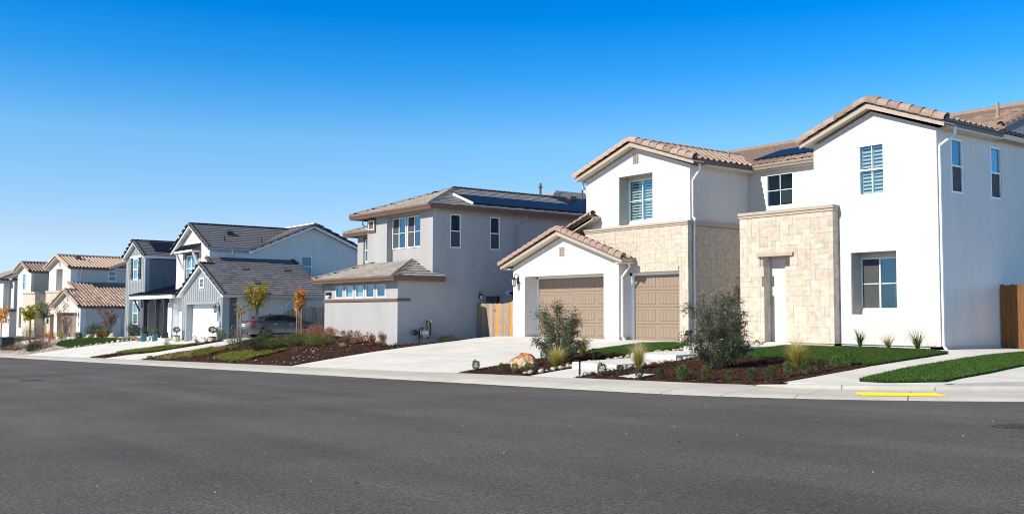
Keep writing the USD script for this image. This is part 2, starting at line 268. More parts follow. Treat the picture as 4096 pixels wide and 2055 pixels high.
def copy(first, label, loc, rotz=0.0, scale=1.0, group=None):
    was = first.GetCustomData(); name = first.GetName()
    x = UsdGeom.Xform.Define(stage, path_for(name, None)); p = x.GetPrim()
    p.GetReferences().AddInternalReference(first.GetPath()); p.SetInstanceable(True)
    p.GetAttribute('xformOp:translate').Set(Gf.Vec3d(*map(float, loc))); p.GetAttribute('xformOp:rotateZ').Set(float(rotz)); p.GetAttribute('xformOp:scale').Set(Gf.Vec3f(scale, scale, scale))
    return tag(p, label, was['category'], group or was.get('group'))

# ------------------------------------------------------------------ the lie of the land
XC, RC, Y0 = -14.5, 11.0, 13.9                        # the kerb runs at y = Y0 and turns the corner round (XC, Y0 + RC)
def kerb_dist(x, y):
    x = np.asarray(x, float); y = np.asarray(y, float)
    return np.where(x < XC, y - Y0, np.where(y < Y0 + RC, RC - np.hypot(x - XC, y - (Y0 + RC)), XC + RC - x))
PX = [-200, -120, -99, -84, -76, -66, -60.2, -58.9, -57.5, -52, -49, -46, -43, -39, -36.5, -35.4, -33.8, -32, -24, -17, -14, -8]
PZ = [-4., -1.75, -1.34, -1.1, -.82, -.77, -.70, -.58, -.38, -.34, -.18, .05, .12, -.05, -.25, -.12, .2, .21, .21, .24, .22, .15]
LX = [-99, -78, -54, -50, -36.2, -34, -24, -8]
LL = [7., 6.2, 6.2, 4.6, 5.0, 8.4, 8.4, 8.6]
def road_z(x): return 0.028 * np.clip(np.asarray(x, float), -160, 40)
def ground(x, y):
    x = np.asarray(x, float); y = np.asarray(y, float); zr = road_z(x); d = kerb_dist(x, y)
    ramp = np.clip((x + 13.2) / 1.2, 0, 1) * np.clip((22 - y) / 2, 0, 1)            # the dropped kerb at the corner
    rise = np.interp(d, [0, .06, .45, 2.0], [0, .015, .07, .10]) - ramp * np.interp(d, [0, .3, .6, 2.02, 2.08], [0, .01, .055, .055, 0])
    t = np.clip((d - 2.0) / np.interp(x, LX, LL), 0, 1); t = t + 0.25 * t * (1 - t)
    return zr + rise + (np.interp(x, PX, PZ) - zr - .10) * t
def drape(poly, off, step=0.6, thick=0.0, zf=ground):
    """A sheet over the ground cut to the polygon; thick > 0 gives it a skirt at its rim."""
    V, F, n = [], [], 0
    x0, y0, x1, y1 = poly.bounds
    xs = np.arange(math.floor(x0 / step) * step, x1 + step, step); ys = np.arange(math.floor(y0 / step) * step, y1 + step, step)
    from shapely.prepared import prep
    pp = prep(poly)
    for a in xs[:-1] if len(xs) > 1 else xs:
        for b in ys[:-1] if len(ys) > 1 else ys:
            c = sbox(a, b, a + step, b + step)
            if pp.contains(c): parts = [c]
            elif pp.intersects(c):
                g = poly.intersection(c); parts = [q for q in getattr(g, 'geoms', [g]) if q.geom_type == 'Polygon' and q.area > 1e-5]
            else: continue
            for q in parts:
                v, f = trimesh.creation.triangulate_polygon(q, engine='earcut')
                V.append(v); F.append(f + n); n += len(v)
    if not V: return None
    v = np.vstack(V); f = np.vstack(F)
    a, b, c = v[f[:, 0]], v[f[:, 1]], v[f[:, 2]]
    s = (b[:, 0] - a[:, 0]) * (c[:, 1] - a[:, 1]) - (b[:, 1] - a[:, 1]) * (c[:, 0] - a[:, 0])
    f[s < 0] = f[s < 0][:, ::-1]
    m = MB().add(np.column_stack([v, zf(v[:, 0], v[:, 1]) + off]), f)
    if thick:
        for ring in [poly.exterior] + list(poly.interiors):
            L = ring.length; k = max(4, int(L / (step * 0.5))); p = np.array([ring.interpolate(i / k, normalized=True).coords[0] for i in range(k + 1)])
            zt = zf(p[:, 0], p[:, 1]) + off
            A = np.column_stack([p, zt]); Bv = np.column_stack([p, zt - thick])
            i = np.arange(k); m.add(np.vstack([A, Bv]), np.column_stack([i, i + 1, i + k + 2, i + k + 1]))
    return m
def smooth_poly(pts, r=0.25):
    return Polygon(pts).buffer(r, join_style='round').buffer(-2 * r, join_style='round').buffer(r, join_style='round')
def scatter(poly, n, rng):
    x0, y0, x1, y1 = poly.bounds; out = []
    from shapely import contains_xy
    while len(out) < n:
        p = rng.random((n * 2, 2)) * [x1 - x0, y1 - y0] + [x0, y0]
        out += p[contains_xy(poly, p[:, 0], p[:, 1])].tolist()
    return np.array(out[:n])
def gz(x, y): return float(ground(x, y))

# ------------------------------------------------------------------ ground, road, kerbs, paths, beds
def st(name, mesh, mat, kind='structure', smooth=False): return obj(name, mesh, mat, None, smooth=smooth, kind=kind)
gx = np.concatenate([[-3000, -1200, -500, -250], np.arange(-170, 24, 1.0), [40, 90, 250, 900, 3000]])
gy = np.concatenate([[-3000, -900, -250, -80], np.arange(-30, 62, 1.0), [80, 150, 400, 1200, 3000]])
X, Y = np.meshgrid(gx, gy, indexing='ij'); Z = ground(X, Y) - 0.06
Z = np.where(kerb_dist(X, Y) < 1.0, road_z(X) - 0.06, Z); Z -= np.clip((np.hypot(X + 60, Y - 20) - 250) / 900, 0, 1) * 3
i, j = np.meshgrid(np.arange(len(gx) - 1), np.arange(len(gy) - 1), indexing='ij'); k = len(gy)
st('ground', MB().add(np.stack([X, Y, Z], -1).reshape(-1, 3), np.stack([i * k + j, (i + 1) * k + j, (i + 1) * k + j + 1, i * k + j + 1], -1).reshape(-1, 4)), 'soil')
def corner_pt(th, d): return (XC + (RC - d) * math.sin(th), Y0 + RC - (RC - d) * math.cos(th))
road_poly = Polygon([(-165, -24), (26, -24), (26, 60), (XC + RC + .03, 60), (XC + RC + .03, Y0 + RC)] + [corner_pt(t, -.03) for t in np.linspace(math.pi / 2, 0, 24)] + [(-165, Y0 + .03)])
st('road', drape(road_poly, 0.0, step=3.0, zf=lambda x, y: road_z(x)), 'asphalt')
def kerb_xy(s, d):
    """s = metres along the kerb, 0 where the corner starts (negative on the straight), d = metres behind its edge."""
    s = np.asarray(s, float); th = np.clip(s / RC, 0, math.pi / 2); ex = np.maximum(0, s - RC * math.pi / 2)
    return np.where(s < 0, XC + s, XC + (RC - d) * np.sin(th)), np.where(s < 0, Y0 + d, Y0 + RC - (RC - d) * np.cos(th) + ex)
walk = thing('pavement', None, None, (-30, 15, -.7)); tag(walk, kind='structure')
cuts = list(np.arange(-125, -13, 3.05)) + [-12.05, -8.7, -5.6, -2.35, 0.9, 2.3, 3.7, 5.6, 8.8, 12, 16, 20, 26]
for a, b in zip(cuts[:-1], cuts[1:]):
    s = np.linspace(a + .009, b - .009, 7 if b > 0 else 3); dd = np.array([0.0, .05, .16, .30, .45, .75, 1.2, 1.6, 2.0]); S, D = np.meshgrid(s, dd, indexing='ij')
    x, y = kerb_xy(S, D); z = ground(x, y) + .008; kk = len(dd); i, j = np.meshgrid(np.arange(len(s) - 1), np.arange(kk - 1), indexing='ij')
    m = MB().add(np.stack([x, y, z], -1).reshape(-1, 3), np.stack([i * kk + j, (i + 1) * kk + j, (i + 1) * kk + j + 1, i * kk + j + 1], -1).reshape(-1, 4))
    for e in (0, -1):
        P = np.stack([x[e], y[e], z[e]], -1); Q = P - [0, 0, .05]; n = len(P); q = np.arange(n - 1); m.add(np.vstack([P, Q]), np.column_stack([q, q + 1, q + n + 1, q + n]))
    P = np.stack([x[:, 0], y[:, 0], z[:, 0]], -1); Q = P - [0, 0, .05]; n = len(P); q = np.arange(n - 1); m.add(np.vstack([P, Q]), np.column_stack([q, q + 1, q + n + 1, q + n]))
    obj('paving_slab', m, 'concrete_walk', walk, smooth=40)
# the low kerb behind the dropped corner, in four lengths
back = thing('kerb', None, None, (-11, 17, -.3)); tag(back, kind='structure')
for a, b in ((1.9, 4.05), (4.07, 6.1), (6.12, 9.4), (9.42, 13.5)):
    s = np.linspace(a, b, 9); m = MB(); pts = []
    for d, up_ in ((2.03, -.08), (2.035, .0), (2.05, .125), (2.075, .14), (2.19, .142), (2.19, -.05)):
        x, y = kerb_xy(s, d); f = np.clip((s - 1.9) / 1.4, 0, 1) * (up_ > .1); pts.append(np.stack([x, y, road_z(x) + np.where(up_ > .1, .108 + (up_ - .108) * f, up_)], -1))
    A = np.stack(pts, 1); kk = A.shape[1]; i, j = np.meshgrid(np.arange(len(s) - 1), np.arange(kk - 1), indexing='ij')
    m.add(A.reshape(-1, 3), np.stack([i * kk + j, (i + 1) * kk + j, (i + 1) * kk + j + 1, i * kk + j + 1], -1).reshape(-1, 4))
    for e in (0, -1): m.add(A[e], [[0, 1, 4], [1, 2, 4], [2, 3, 4], [0, 4, 5]])
    obj('kerbstone', m, 'kerb_concrete', back, smooth=40)
# yellow tactile pad of raised domes on the ramp
pad = thing('tactile_pad', 'yellow ribbed tactile pad set in the pavement ramp at the corner', 'tactile paving', (-9.7, 16, -.28))
E0, E1 = np.array([-10.64, 16.0]), np.array([-9.40, 16.66]); E2, E3 = np.array([-8.80, 15.97]), np.array([-9.98, 15.28])
m = MB(); nn = 10
def padpt(u, v): p = (E0 * (1 - u) + E1 * u) * (1 - v) + (E3 * (1 - u) + E2 * u) * v; return [p[0], p[1], gz(*p) + .014]
for a in range(nn):
    m.add([padpt(a / nn, 0), padpt((a + 1) / nn, 0), padpt((a + 1) / nn, .5), padpt(a / nn, .5), padpt((a + 1) / nn, 1), padpt(a / nn, 1)], [[0, 3, 2, 1], [3, 5, 4, 2]])
obj('plate', m, 'yellow_plastic', pad)
ribs = MB()
for a in range(26):
    p = [np.array(padpt((a + .5) / 26, v)) + [0, 0, .004] for v in (.04, .5, .96)]; ribs.tube(p, .012, 5)
obj('rib', ribs, 'yellow_plastic', pad, kind='stuff')

HOUSE_Y = 25.3
st('driveway', drape(Polygon([(-35.3, 15.9), (-23.75, 15.9), (-23.8, 25.24), (-32.9, 25.24), (-34.3, 22.5), (-35.0, 20)]), .012, step=.6, thick=.12), 'concrete')
for xx in (-31.2, -27.4):     # control joints cut in the driveway
    st('driveway_joint', drape(sbox(xx, 16, xx + .012, 25.2), .0145, step=1.0), 'joint')
for yy in (18.9, 22.1): st('driveway_joint', drape(sbox(-34.9, yy, -23.8, yy + .012), .0145, step=1.0), 'joint')
st('front_path', drape(Polygon([(-23.74, 23.4), (-21.3, 23.4), (-18.2, 23.3), (-13.5, 23.4), (-12.95, 20), (-12.72, 16.6), (-11.2, 16.9), (-9.9, 18.0), (-8.6, 20), (-7.5, 24), (-7.5, 30), (-13.0, 30), (-14.2, 28.7), (-14.2, 24.85), (-17.3, 24.85), (-17.3, 25.2), (-20.9, 25.2), (-23.0, 25.0), (-23.74, 25.24)]), .010, step=.5, thick=.1), 'concrete_path')
entry_bed = smooth_poly([(-17.2, 24.5), (-14.35, 24.58), (-14.3, 25.5), (-17.2, 25.5)], .05)
st('mulch_bed', drape(entry_bed, .022, step=.3), 'mulch')
# garden path of three broad landings stepping up to the entry
px0, px1 = -20.32, -18.56
st('garden_path', drape(sbox(px0, 15.92, px1, 17.45), .012, step=.4, thick=.06), 'concrete_path')
steps = thing('garden_steps', 'pale concrete landings stepping up from the pavement to the stone entry', 'steps', (-19.4, 20, 0))
for ya, yb in ((17.40, 19.62), (19.63, 21.80), (21.81, 24.6)):
    za = gz(-19.4, ya) + .165; zb = max(za + .01, gz(-19.4, yb) + .03)
    if yb > 24: zb = .232
    za = min(za, zb)
    v = [(x, y, z) for x in (px0, px1) for y, zt in ((ya, za), (yb, zb)) for z in (-.9, zt)]
    obj('step', MB().hexa(v), 'concrete_path', steps)
lawnA = smooth_poly([(-23.7, 21.0), (-23.72, 23.45), (-22.7, 23.9), (-21.9, 23.75), (-21.2, 23.0), (-21.15, 22.3), (-21.05, 21.3), (-21.1, 20.4), (-21.5, 20.35), (-22.7, 20.4), (-23.4, 20.65)], .12)
lawnB = smooth_poly([(-18.25, 23.95), (-16.3, 24.0), (-14.6, 24.1), (-13.75, 24.35), (-13.3, 24.25), (-13.12, 22.8), (-13.03, 21.4), (-12.97, 20.2), (-13.4, 20.12), (-14.6, 20.42), (-15.9, 20.75), (-16.8, 20.5), (-17.6, 20.9), (-18.2, 21.6)], .1)
lawnC = Polygon([(-11.45, 17.42), (-11.62, 18.07), (-11.9, 19.9), (-12.07, 21.74), (-12.26, 23.82), (-12.49, 25.7), (-12.63, 26.9), (-11.7, 27.0), (-10.9, 24.5), (-10.55, 22.0), (-10.3, 20.4), (-10.2, 18.9), (-10.08, 18.2), (-10.9, 17.45)])
mulchA = Polygon([(-23.72, 15.93), (-20.45, 15.93), (-20.4, 23.3), (-21.2, 23.3), (-23.72, 22)]).difference(lawnA)
mulchB = Polygon([(-18.5, 15.93), (-14.5, 15.93), (-13.2, 16.12), (-12.7, 16.3), (-12.72, 17.4), (-12.85, 19.2), (-12.97, 20.2), (-18.2, 23.3), (-18.5, 23.3)]).difference(lawnB)
mulchB = max(getattr(mulchB, 'geoms', [mulchB]), key=lambda g: g.area); mulchA = max(getattr(mulchA, 'geoms', [mulchA]), key=lambda g: g.area)
st('mulch_bed', drape(mulchA, .018, step=.4, thick=.05), 'mulch'); st('mulch_bed', drape(mulchB, .018, step=.4, thick=.05), 'mulch')
rng = np.random.default_rng(7)
def chips(poly, n, mat, name, size=(.03, .075), off=.02, seed=1):
    r = np.random.default_rng(seed); p = scatter(poly, n, r); L = r.uniform(*size, n); W = L * r.uniform(.2, .4, n); an = r.uniform(0, 2 * np.pi, n); tl = r.normal(0, .35, n)
    d = np.stack([np.cos(an) * np.cos(tl), np.sin(an) * np.cos(tl), np.sin(tl)], 1); e = np.stack([-np.sin(an), np.cos(an), r.normal(0, .25, n)], 1)
    c = np.column_stack([p, ground(p[:, 0], p[:, 1]) + off + r.uniform(.004, .018, n)]); h = np.array([0, 0, .010])
    q = np.stack([c - d * L[:, None] / 2 - e * W[:, None] / 2, c + d * L[:, None] / 2 - e * W[:, None] / 2, c + d * L[:, None] / 2 + e * W[:, None] / 2, c - d * L[:, None] / 2 + e * W[:, None] / 2, c + h], 1)
    b = np.arange(n)[:, None] * 5; f = np.concatenate([b + [0, 1, 4], b + [1, 2, 4], b + [2, 3, 4], b + [3, 0, 4]])
    return st(name, (q.reshape(-1, 3), f), mat, kind='stuff')
chips(mulchA, 9000, 'mulch_chip', 'mulch_chips', seed=2); chips(mulchB, 14000, 'mulch_chip', 'mulch_chips', seed=3); chips(mulchB, 500, 'bark_chip', 'mulch_chips', seed=13); chips(mulchA, 300, 'bark_chip', 'mulch_chips', seed=14)
def turf(poly, name, n, h=(.03, .055), seed=1, base='turf_base', mat='turf_blade', w=.011, off=.05, thick=.07):
    st('lawn', drape(poly, off, step=.4, thick=thick), base)
    r = np.random.default_rng(seed); p = scatter(poly, n, r); an = r.uniform(0, 2 * np.pi, n); H = r.uniform(*h, n); z = ground(p[:, 0], p[:, 1]) + off - .004
    s = np.stack([np.cos(an), np.sin(an), 0 * an], 1) * w * r.uniform(.7, 1.6, n)[:, None]; c = np.column_stack([p, z]); t = c + np.column_stack([r.normal(0, .018, (n, 2)), H])
    q = np.stack([c - s, c + s, t], 1); st(name, (q.reshape(-1, 3), np.arange(3 * n).reshape(-1, 3)), mat, kind='stuff')
turf(lawnA, 'grass', 16000, seed=4); turf(lawnB, 'grass', 42000, seed=5); turf(lawnC, 'grass', 34000, seed=6)
# rows of river stones along the garden path
def pebble(r, size, mb=None):
    m = PEB[r.integers(len(PEB))]; v = m[0] * (np.array([1, r.uniform(.7, 1), r.uniform(.5, .75)]) * size); a = r.uniform(0, 6.28); c, s = math.cos(a), math.sin(a)
    return v @ np.array([[c, s, 0], [-s, c, 0], [0, 0, 1]]), m[1]
PEB = []
for k in range(5):
    m = trimesh.creation.icosphere(1, 0.5); m.vertices *= (0.85 + 0.3 * meshkit.noise(m.vertices * 2.2 + 9 * k, k))[:, None]; PEB.append((np.array(m.vertices), np.array(m.faces)))
def stone_row(name, label, spots, size, seed, cat='stone edging', mat='river_stone', lift=.3):
    r = np.random.default_rng(seed); c = np.mean(spots, 0); t = thing(name, label, cat, (c[0], c[1], gz(*c)))
    for x, y in spots:
        z = r.uniform(*size); v, f = pebble(r, z); obj('stone', (v + [x, y, gz(x, y) + .02 + z * lift], f), mat, t, smooth=True)
    return t
r = np.random.default_rng(11)
def band(xa, xb, ya, yb, n): return [(r.uniform(xa, xb), ya + (yb - ya) * (i + r.uniform(0, 1)) / n) for i in range(n)]
stone_row('stone_edging', 'pale river stones edging the garden path on its boulder side', band(-20.70, -20.40, 16.0, 23.3, 95), (.08, .17), 21)
stone_row('stone_edging', 'pale river stones edging the garden path on the side of the large olive shrub', band(-18.50, -18.25, 16.0, 22.5, 72), (.08, .17), 22)

# ------------------------------------------------------------------ the house kit
# faces: 'F' looks towards -y (street), 'R' towards +x, 'L' towards -x, 'B' towards +y. A wall point is (a, z) on it, n metres proud.
def P(face, plane, a, z, n=0.0):
    return (a, plane - n, z) if face == 'F' else (plane + n, a, z) if face == 'R' else (plane - n, a, z) if face == 'L' else (a, plane + n, z)
def fbox(mb, face, plane, a0, a1, z0, z1, n0, n1):
    p, q = P(face, plane, a0, z0, n0), P(face, plane, a1, z1, n1); return mb.box(p[0], q[0], p[1], q[1], p[2], q[2])
def wall(parent, face, plane, poly, mat, holes=(), t=.5, name='wall', label=None):
    """A wall slab t thick whose outer face lies in the plane, with openings (a0, a1, z0, z1) cut right through."""
    g = poly if isinstance(poly, Polygon) else Polygon(poly)
    for h in holes: g = g.difference(sbox(h[0], h[2], h[1], h[3]) if len(h) == 4 else h)
    mb = MB()
    for q in getattr(g, 'geoms', [g]):
        m = {'F': lambda: extrude(q, t, frame((0, plane, 0), (1, 0, 0), (0, 0, 1), (0, 1, 0))), 'R': lambda: extrude(q, t, frame((plane, 0, 0), (0, 1, 0), (0, 0, 1), (-1, 0, 0))),
             'L': lambda: extrude(q, t, frame((plane, 0, 0), (0, 1, 0), (0, 0, 1), (1, 0, 0))), 'B': lambda: extrude(q, t, frame((0, plane, 0), (1, 0, 0), (0, 0, 1), (0, -1, 0)))}[face]()
        f = m.faces; n = m.face_normals
        mb.add(m.vertices, f[:, ::-1] if m.volume < 0 else f)
    return obj(name, mb, mat, parent, label=label)
def rect(a0, a1, z0, z1): return Polygon([(a0, z0), (a1, z0), (a1, z1), (a0, z1)])
def window(parent, face, plane, a0, a1, z0, z1, depth=.04, kind='hung', inside='dark', fr=.05, frame_mat='vinyl', screen=None, split=.5, muntin=()):
    """kind: hung (rail across), slide (upright in the middle), fixed, grid. muntin: ('v'|'h', where 0..1, from 0..1, to 0..1) thin glazing bars."""
    o = -depth; m = MB()
    def fb(mb, b0, b1, c0, c1, n0, n1): return fbox(mb, face, plane, a0 + (a1 - a0) * b0, a0 + (a1 - a0) * b1, z0 + (z1 - z0) * c0, z0 + (z1 - z0) * c1, n0, n1)
    w, h = (a1 - a0), (z1 - z0); fx, fz = fr / w, fr / h
    fb(m, 0, fx, 0, 1, o - .07, o + .03); fb(m, 1 - fx, 1, 0, 1, o - .07, o + .03); fb(m, fx, 1 - fx, 0, fz, o - .07, o + .03); fb(m, fx, 1 - fx, 1 - fz, 1, o - .07, o + .03)
    W = obj('window', m, frame_mat, parent)
    panes = [(fx, 1 - fx, fz, 1 - fz)]
    if kind == 'hung': panes = [(fx, 1 - fx, split + fz * .5, 1 - fz), (fx, 1 - fx, fz, split - fz * .5)]; m = MB(); fb(m, fx, 1 - fx, split - fz * .5, split + fz * .5, o - .06, o + .022); obj('meeting_rail', m, frame_mat, W)
    if kind == 'slide': panes = [(fx, split - fx * .4, fz, 1 - fz), (split + fx * .4, 1 - fx, fz, 1 - fz)]; m = MB(); fb(m, split - fx * .4, split + fx * .4, fz, 1 - fz, o - .06, o + .022); obj('mullion', m, frame_mat, W)
    for k, (b0, b1, c0, c1) in enumerate(panes):
        q = [P(face, plane, a0 + w * b, z0 + h * c, o - .018) for b, c in ((b0, c0), (b1, c0), (b1, c1), (b0, c1))]; nn = np.cross(np.subtract(q[1], q[0]), np.subtract(q[2], q[0])); out = np.subtract(P(face, 0, 0, 0, 1), P(face, 0, 0, 0, 0))
        obj('pane', MB().quad(*(q if nn @ out > 0 else q[::-1])), 'glass', W)
        if screen is not None and k == screen: m = MB(); fb(m, b0, b1, c0, c1, o - .012, o - .010); obj('insect_screen', m, 'screen_mesh', W)
    for (d, at, q0, q1) in muntin:
        m = MB(); e = .011
        if d == 'v': fb(m, at - e / w, at + e / w, q0, q1, o - .014, o - .004)
        else: fb(m, q0, q1, at - e / h, at + e / h, o - .014, o - .004)
        obj('muntin', m, frame_mat, W)
    m = MB(); fb(m, 0, 1, 0, 1, o - .60, o - .58); fb(m, -.02, 0, 0, 1, o - .6, o - .08); fb(m, 1, 1.02, 0, 1, o - .6, o - .08); fb(m, 0, 1, -.02, 0, o - .6, o - .08); fb(m, 0, 1, 1, 1.02, o - .6, o - .08)
    obj('dim_room', m, 'interior', W)
    if inside in ('shutter', 'blind', 'shutter_low'):
        top = .62 if inside == 'shutter_low' else 1 - fz; n = max(4, int((top - fz) * h / (.105 if inside != 'blind' else .06)))
        m = MB()
        for i in range(n):
            c = fz + (top - fz) * (i + .5) / n; hh = (top - fz) / n * (.30 if inside != 'blind' else .42)
            fb(m, fx * 1.6, .5 - fx * .5, c - hh, c + hh, o - .115, o - .10); fb(m, .5 + fx * .5, 1 - fx * 1.6, c - hh, c + hh, o - .115, o - .10)
        obj('louvre', m, 'blind', W, kind='stuff')
        m = MB(); fb(m, fx, fx * 1.6, fz, top, o - .12, o - .09); fb(m, 1 - fx * 1.6, 1 - fx, fz, top, o - .12, o - .09); fb(m, .5 - fx * .5, .5 + fx * .5, fz, top, o - .12, o - .09); obj('shutter_frame', m, 'blind', W)
    if inside == 'curtain': m = MB(); fb(m, fx, 1 - fx, fz, 1 - fz, o - .14, o - .12); obj('curtain', m, 'blind', W)
    return W
BARREL = [(u, .012 + .078 * math.sin(math.pi * min(u / .66, 1))) for u in (0, .10, .22, .33, .44, .56, .66)] + [(.84, .0), (1.0, .008)]
class Tiles:
    """All roof tiles of one house: the ones that show largest become parts, the rest one part."""
    def __init__(self, keep): self.t, self.keep = [], keep
    def flush(self):
        order = sorted(range(len(self.t)), key=lambda q: self.t[q][2]); rest = {}
        for rank, q in enumerate(order):
            v, f, d, roof, mat = self.t[q]
            if rank < self.keep and d < 1e5: obj('roof_tile', (v, f), mat, roof, smooth=35)
            else: rest.setdefault((str(roof.GetPath()), mat), [roof, MB()])[1].add(v, f)
        for (pth, mat), (roof, mb) in rest.items(): obj('roof_tiles', mb, mat, roof, smooth=35, kind='stuff')
    def put(self, v, f, roof, mat, facing, cam): self.t.append((v, f, np.linalg.norm(v.mean(0) - cam) if facing else 1e6, roof, mat))
def slope(parent, tiles, name, O, eu, es, poly, style, mat, cam=None, deck_mat='soffit', w=.30, e=.36, thick=.14, seed=0, deck=None):
    """One roof slope. O, eu (along the eave), es (up the slope) span its plane; poly is in (u, s). Lays the deck, then tiles row by row."""
    cam = CAM if cam is None else cam
    O, eu, es = (np.asarray(q, float) for q in (O, eu, es)); eu = eu / np.linalg.norm(eu); es = es / np.linalg.norm(es); en = np.cross(eu, es); en = en if en[2] > 0 else -en
    g = poly if isinstance(poly, Polygon) else Polygon(poly)
    m = extrude(g, thick, frame(O - en * (thick + .004), eu, es, en)) if np.dot(np.cross(eu, es), en) > 0 else None
    if m is None:
        m = trimesh.creation.extrude_polygon(g, thick, engine='earcut'); M = frame(O - en * (thick + .004), eu, es, en); m.apply_transform(M); m.faces = m.faces[:, ::-1]
    roof = deck if deck is not None else obj(name, (m.vertices, m.faces), deck_mat, parent)
    if deck is not None: obj('roof_deck', (m.vertices, m.faces), deck_mat, roof)
    facing = float(np.dot(cam - O, en)) > 0.3
    u0, s0, u1, s1 = g.bounds; r = random.Random(seed); from_shape = g.buffer(.06)
    rows = int(math.ceil((s1 - s0) / e))
    for i in range(rows):
        s = s0 + i * e; off = (i % 2) * w * .5 if style == 'flat' else 0.0
        for k in range(-1, int((u1 - u0) / w) + 2):
            u = u0 + k * w + off
            if not from_shape.contains(Point(u + w / 2, s + e * .5)): continue
            ln = e + .05
            if style == 'barrel':
                li = .030 + r.uniform(-.004, .006); pr = [(u + q * w, n) for q, n in BARREL]; vv = []
                for a, n in pr: vv += [(a, s - .03, n + li), (a, s + ln, n - .004), (a, s - .03, n + li - .022)]
                f = []
                for q in range(len(pr) - 1):
                    b = q * 3; f += [[b, b + 3, b + 4], [b, b + 4, b + 1], [b, b + 2, b + 5], [b, b + 5, b + 3]]
            else:
                li = .062 + r.uniform(-.005, .009); x0, x1 = u + .004, u + w - .004; h = .050; d = -.02 + r.uniform(-.006, .006)
                vv = [(x0, s + d, li), (x1, s + d, li), (x1, s + ln, .012), (x0, s + ln, .012), (x0, s + d, li - h), (x1, s + d, li - h), (x0, s + ln, 0), (x1, s + ln, 0)]
                f = [[0, 1, 2], [0, 2, 3], [4, 5, 1], [4, 1, 0], [5, 7, 2], [5, 2, 1], [6, 4, 0], [6, 0, 3]]
            if np.dot(np.cross(eu, es), en) < 0: f = [q[::-1] for q in f]
            vv = np.array(vv); v = O + vv[:, :1] * eu + vv[:, 1:2] * es + vv[:, 2:] * en
            tiles.put(v, np.array(f), roof, mat, facing, cam)
    return roof
def caps(parent, tiles, p0, p1, mat, r=.13, e=.36, upv=(0, 0, 1), facing=True, cam=None, style='barrel', lift=.02):
    """Half-round (or angled) tiles lapped along a ridge, hip or rake from p0 to p1."""
    cam = CAM if cam is None else cam
    p0, p1 = np.asarray(p0, float), np.asarray(p1, float); L = np.linalg.norm(p1 - p0); d = (p1 - p0) / L; upv = np.asarray(upv, float); upv = upv - d * (upv @ d); upv /= np.linalg.norm(upv); sd = np.cross(d, upv)
    n = max(1, int(round(L / e))); st_ = L / n; an = np.linspace(-1.62, 1.62, 8) if style == 'barrel' else None
    for i in range(n):
        a = p0 + d * (i * st_ - .02); b = p0 + d * ((i + 1) * st_ + .05)
        if style == 'barrel':
            ring = lambda c, rr, lf: [c + sd * math.sin(q) * rr + upv * (math.cos(q) * rr + lf) for q in an]
            A, B, I = ring(a, r, lift + .03), ring(b, r * .92, lift), ring(a, r - .022, lift + .03)
        else:
            sec = [(-r, -r * .42), (-r * .5, -.02), (0, .045), (r * .5, -.02), (r, -r * .42)]
            A = [a + sd * x + upv * (z + lift + .035) for x, z in sec]; B = [b + sd * x + upv * (z + lift) for x, z in sec]; I = [a + sd * x + upv * (z + lift + .002) for x, z in sec]
        k = len(A); v = np.array(A + B + I); f = []
        for q in range(k - 1): f += [[q, k + q + 1, k + q], [q, q + 1, k + q + 1], [q, 2 * k + q + 1, q + 1], [q, 2 * k + q, 2 * k + q + 1]]
        tiles.put(v, np.array(f), parent, mat, facing, cam)
def gutter(parent, p0, p1, out, mat, h=.14, w=.12, ends=True):
    """A box gutter with an ogee front from p0 to p1 (its top back edge); out = horizontal direction away from the wall."""
    p0, p1 = np.asarray(p0, float), np.asarray(p1, float); out = np.asarray(out, float)
    sec = [(0, 0), (0, -h), (w * .62, -h), (w * .72, -h * .62), (w, -h * .35), (w, 0), (w - .012, 0), (w - .012, -h * .3), (.012, -h * .3)]
    k = len(sec); v = [q + out * a + np.array([0, 0, b]) for q in (p0, p1) for a, b in sec]
    f = [[i, (i + 1) % k, k + (i + 1) % k, k + i] for i in range(k)]; m = MB().add(v, f)
    if ends:
        for o in (0, k): m.add([v[o + i] for i in range(k)], [[0, 1, 2], [0, 2, 3], [0, 3, 4], [0, 4, 5], [0, 5, 8]])
    return obj('gutter', m, mat, parent)
def bar(p0, p1, w, h, upv=(0, 0, 1)):
    """A straight board from p0 to p1, w wide (sideways) and h deep (along upv)."""
    p0, p1 = np.asarray(p0, float), np.asarray(p1, float); d = (p1 - p0) / np.linalg.norm(p1 - p0); u = np.asarray(upv, float); u = u - d * (u @ d); u /= np.linalg.norm(u); s = np.cross(d, u)
    return [p + s * a * w / 2 + u * b * h / 2 for p in (p0, p1) for a in (-1, 1) for b in (-1, 1)]
def downspout(parent, face, plane, a, ztop, zbot, reach=.35, top_a=None, mat='white_trim', w=.052):
    """From the gutter outlet (top_a, reach metres out) an offset back to the wall, then straight down."""
    m = MB(); ta = a if top_a is None else top_a
    A, B, C_, D, E_ = P(face, plane, ta, ztop, reach), P(face, plane, ta, ztop - .22, reach), P(face, plane, a, ztop - .55, .045), P(face, plane, a, zbot + .12, .045), P(face, plane, a, zbot, .16)
    side = (0, 1, 0) if face in 'RL' else (1, 0, 0)
    for p, q, uu in ((A, B, side), (B, C_, side), (C_, D, side), (D, E_, side)): m.hexa(bar(p, q, w, w * 1.15, uu))
    return obj('downspout', m, mat, parent)
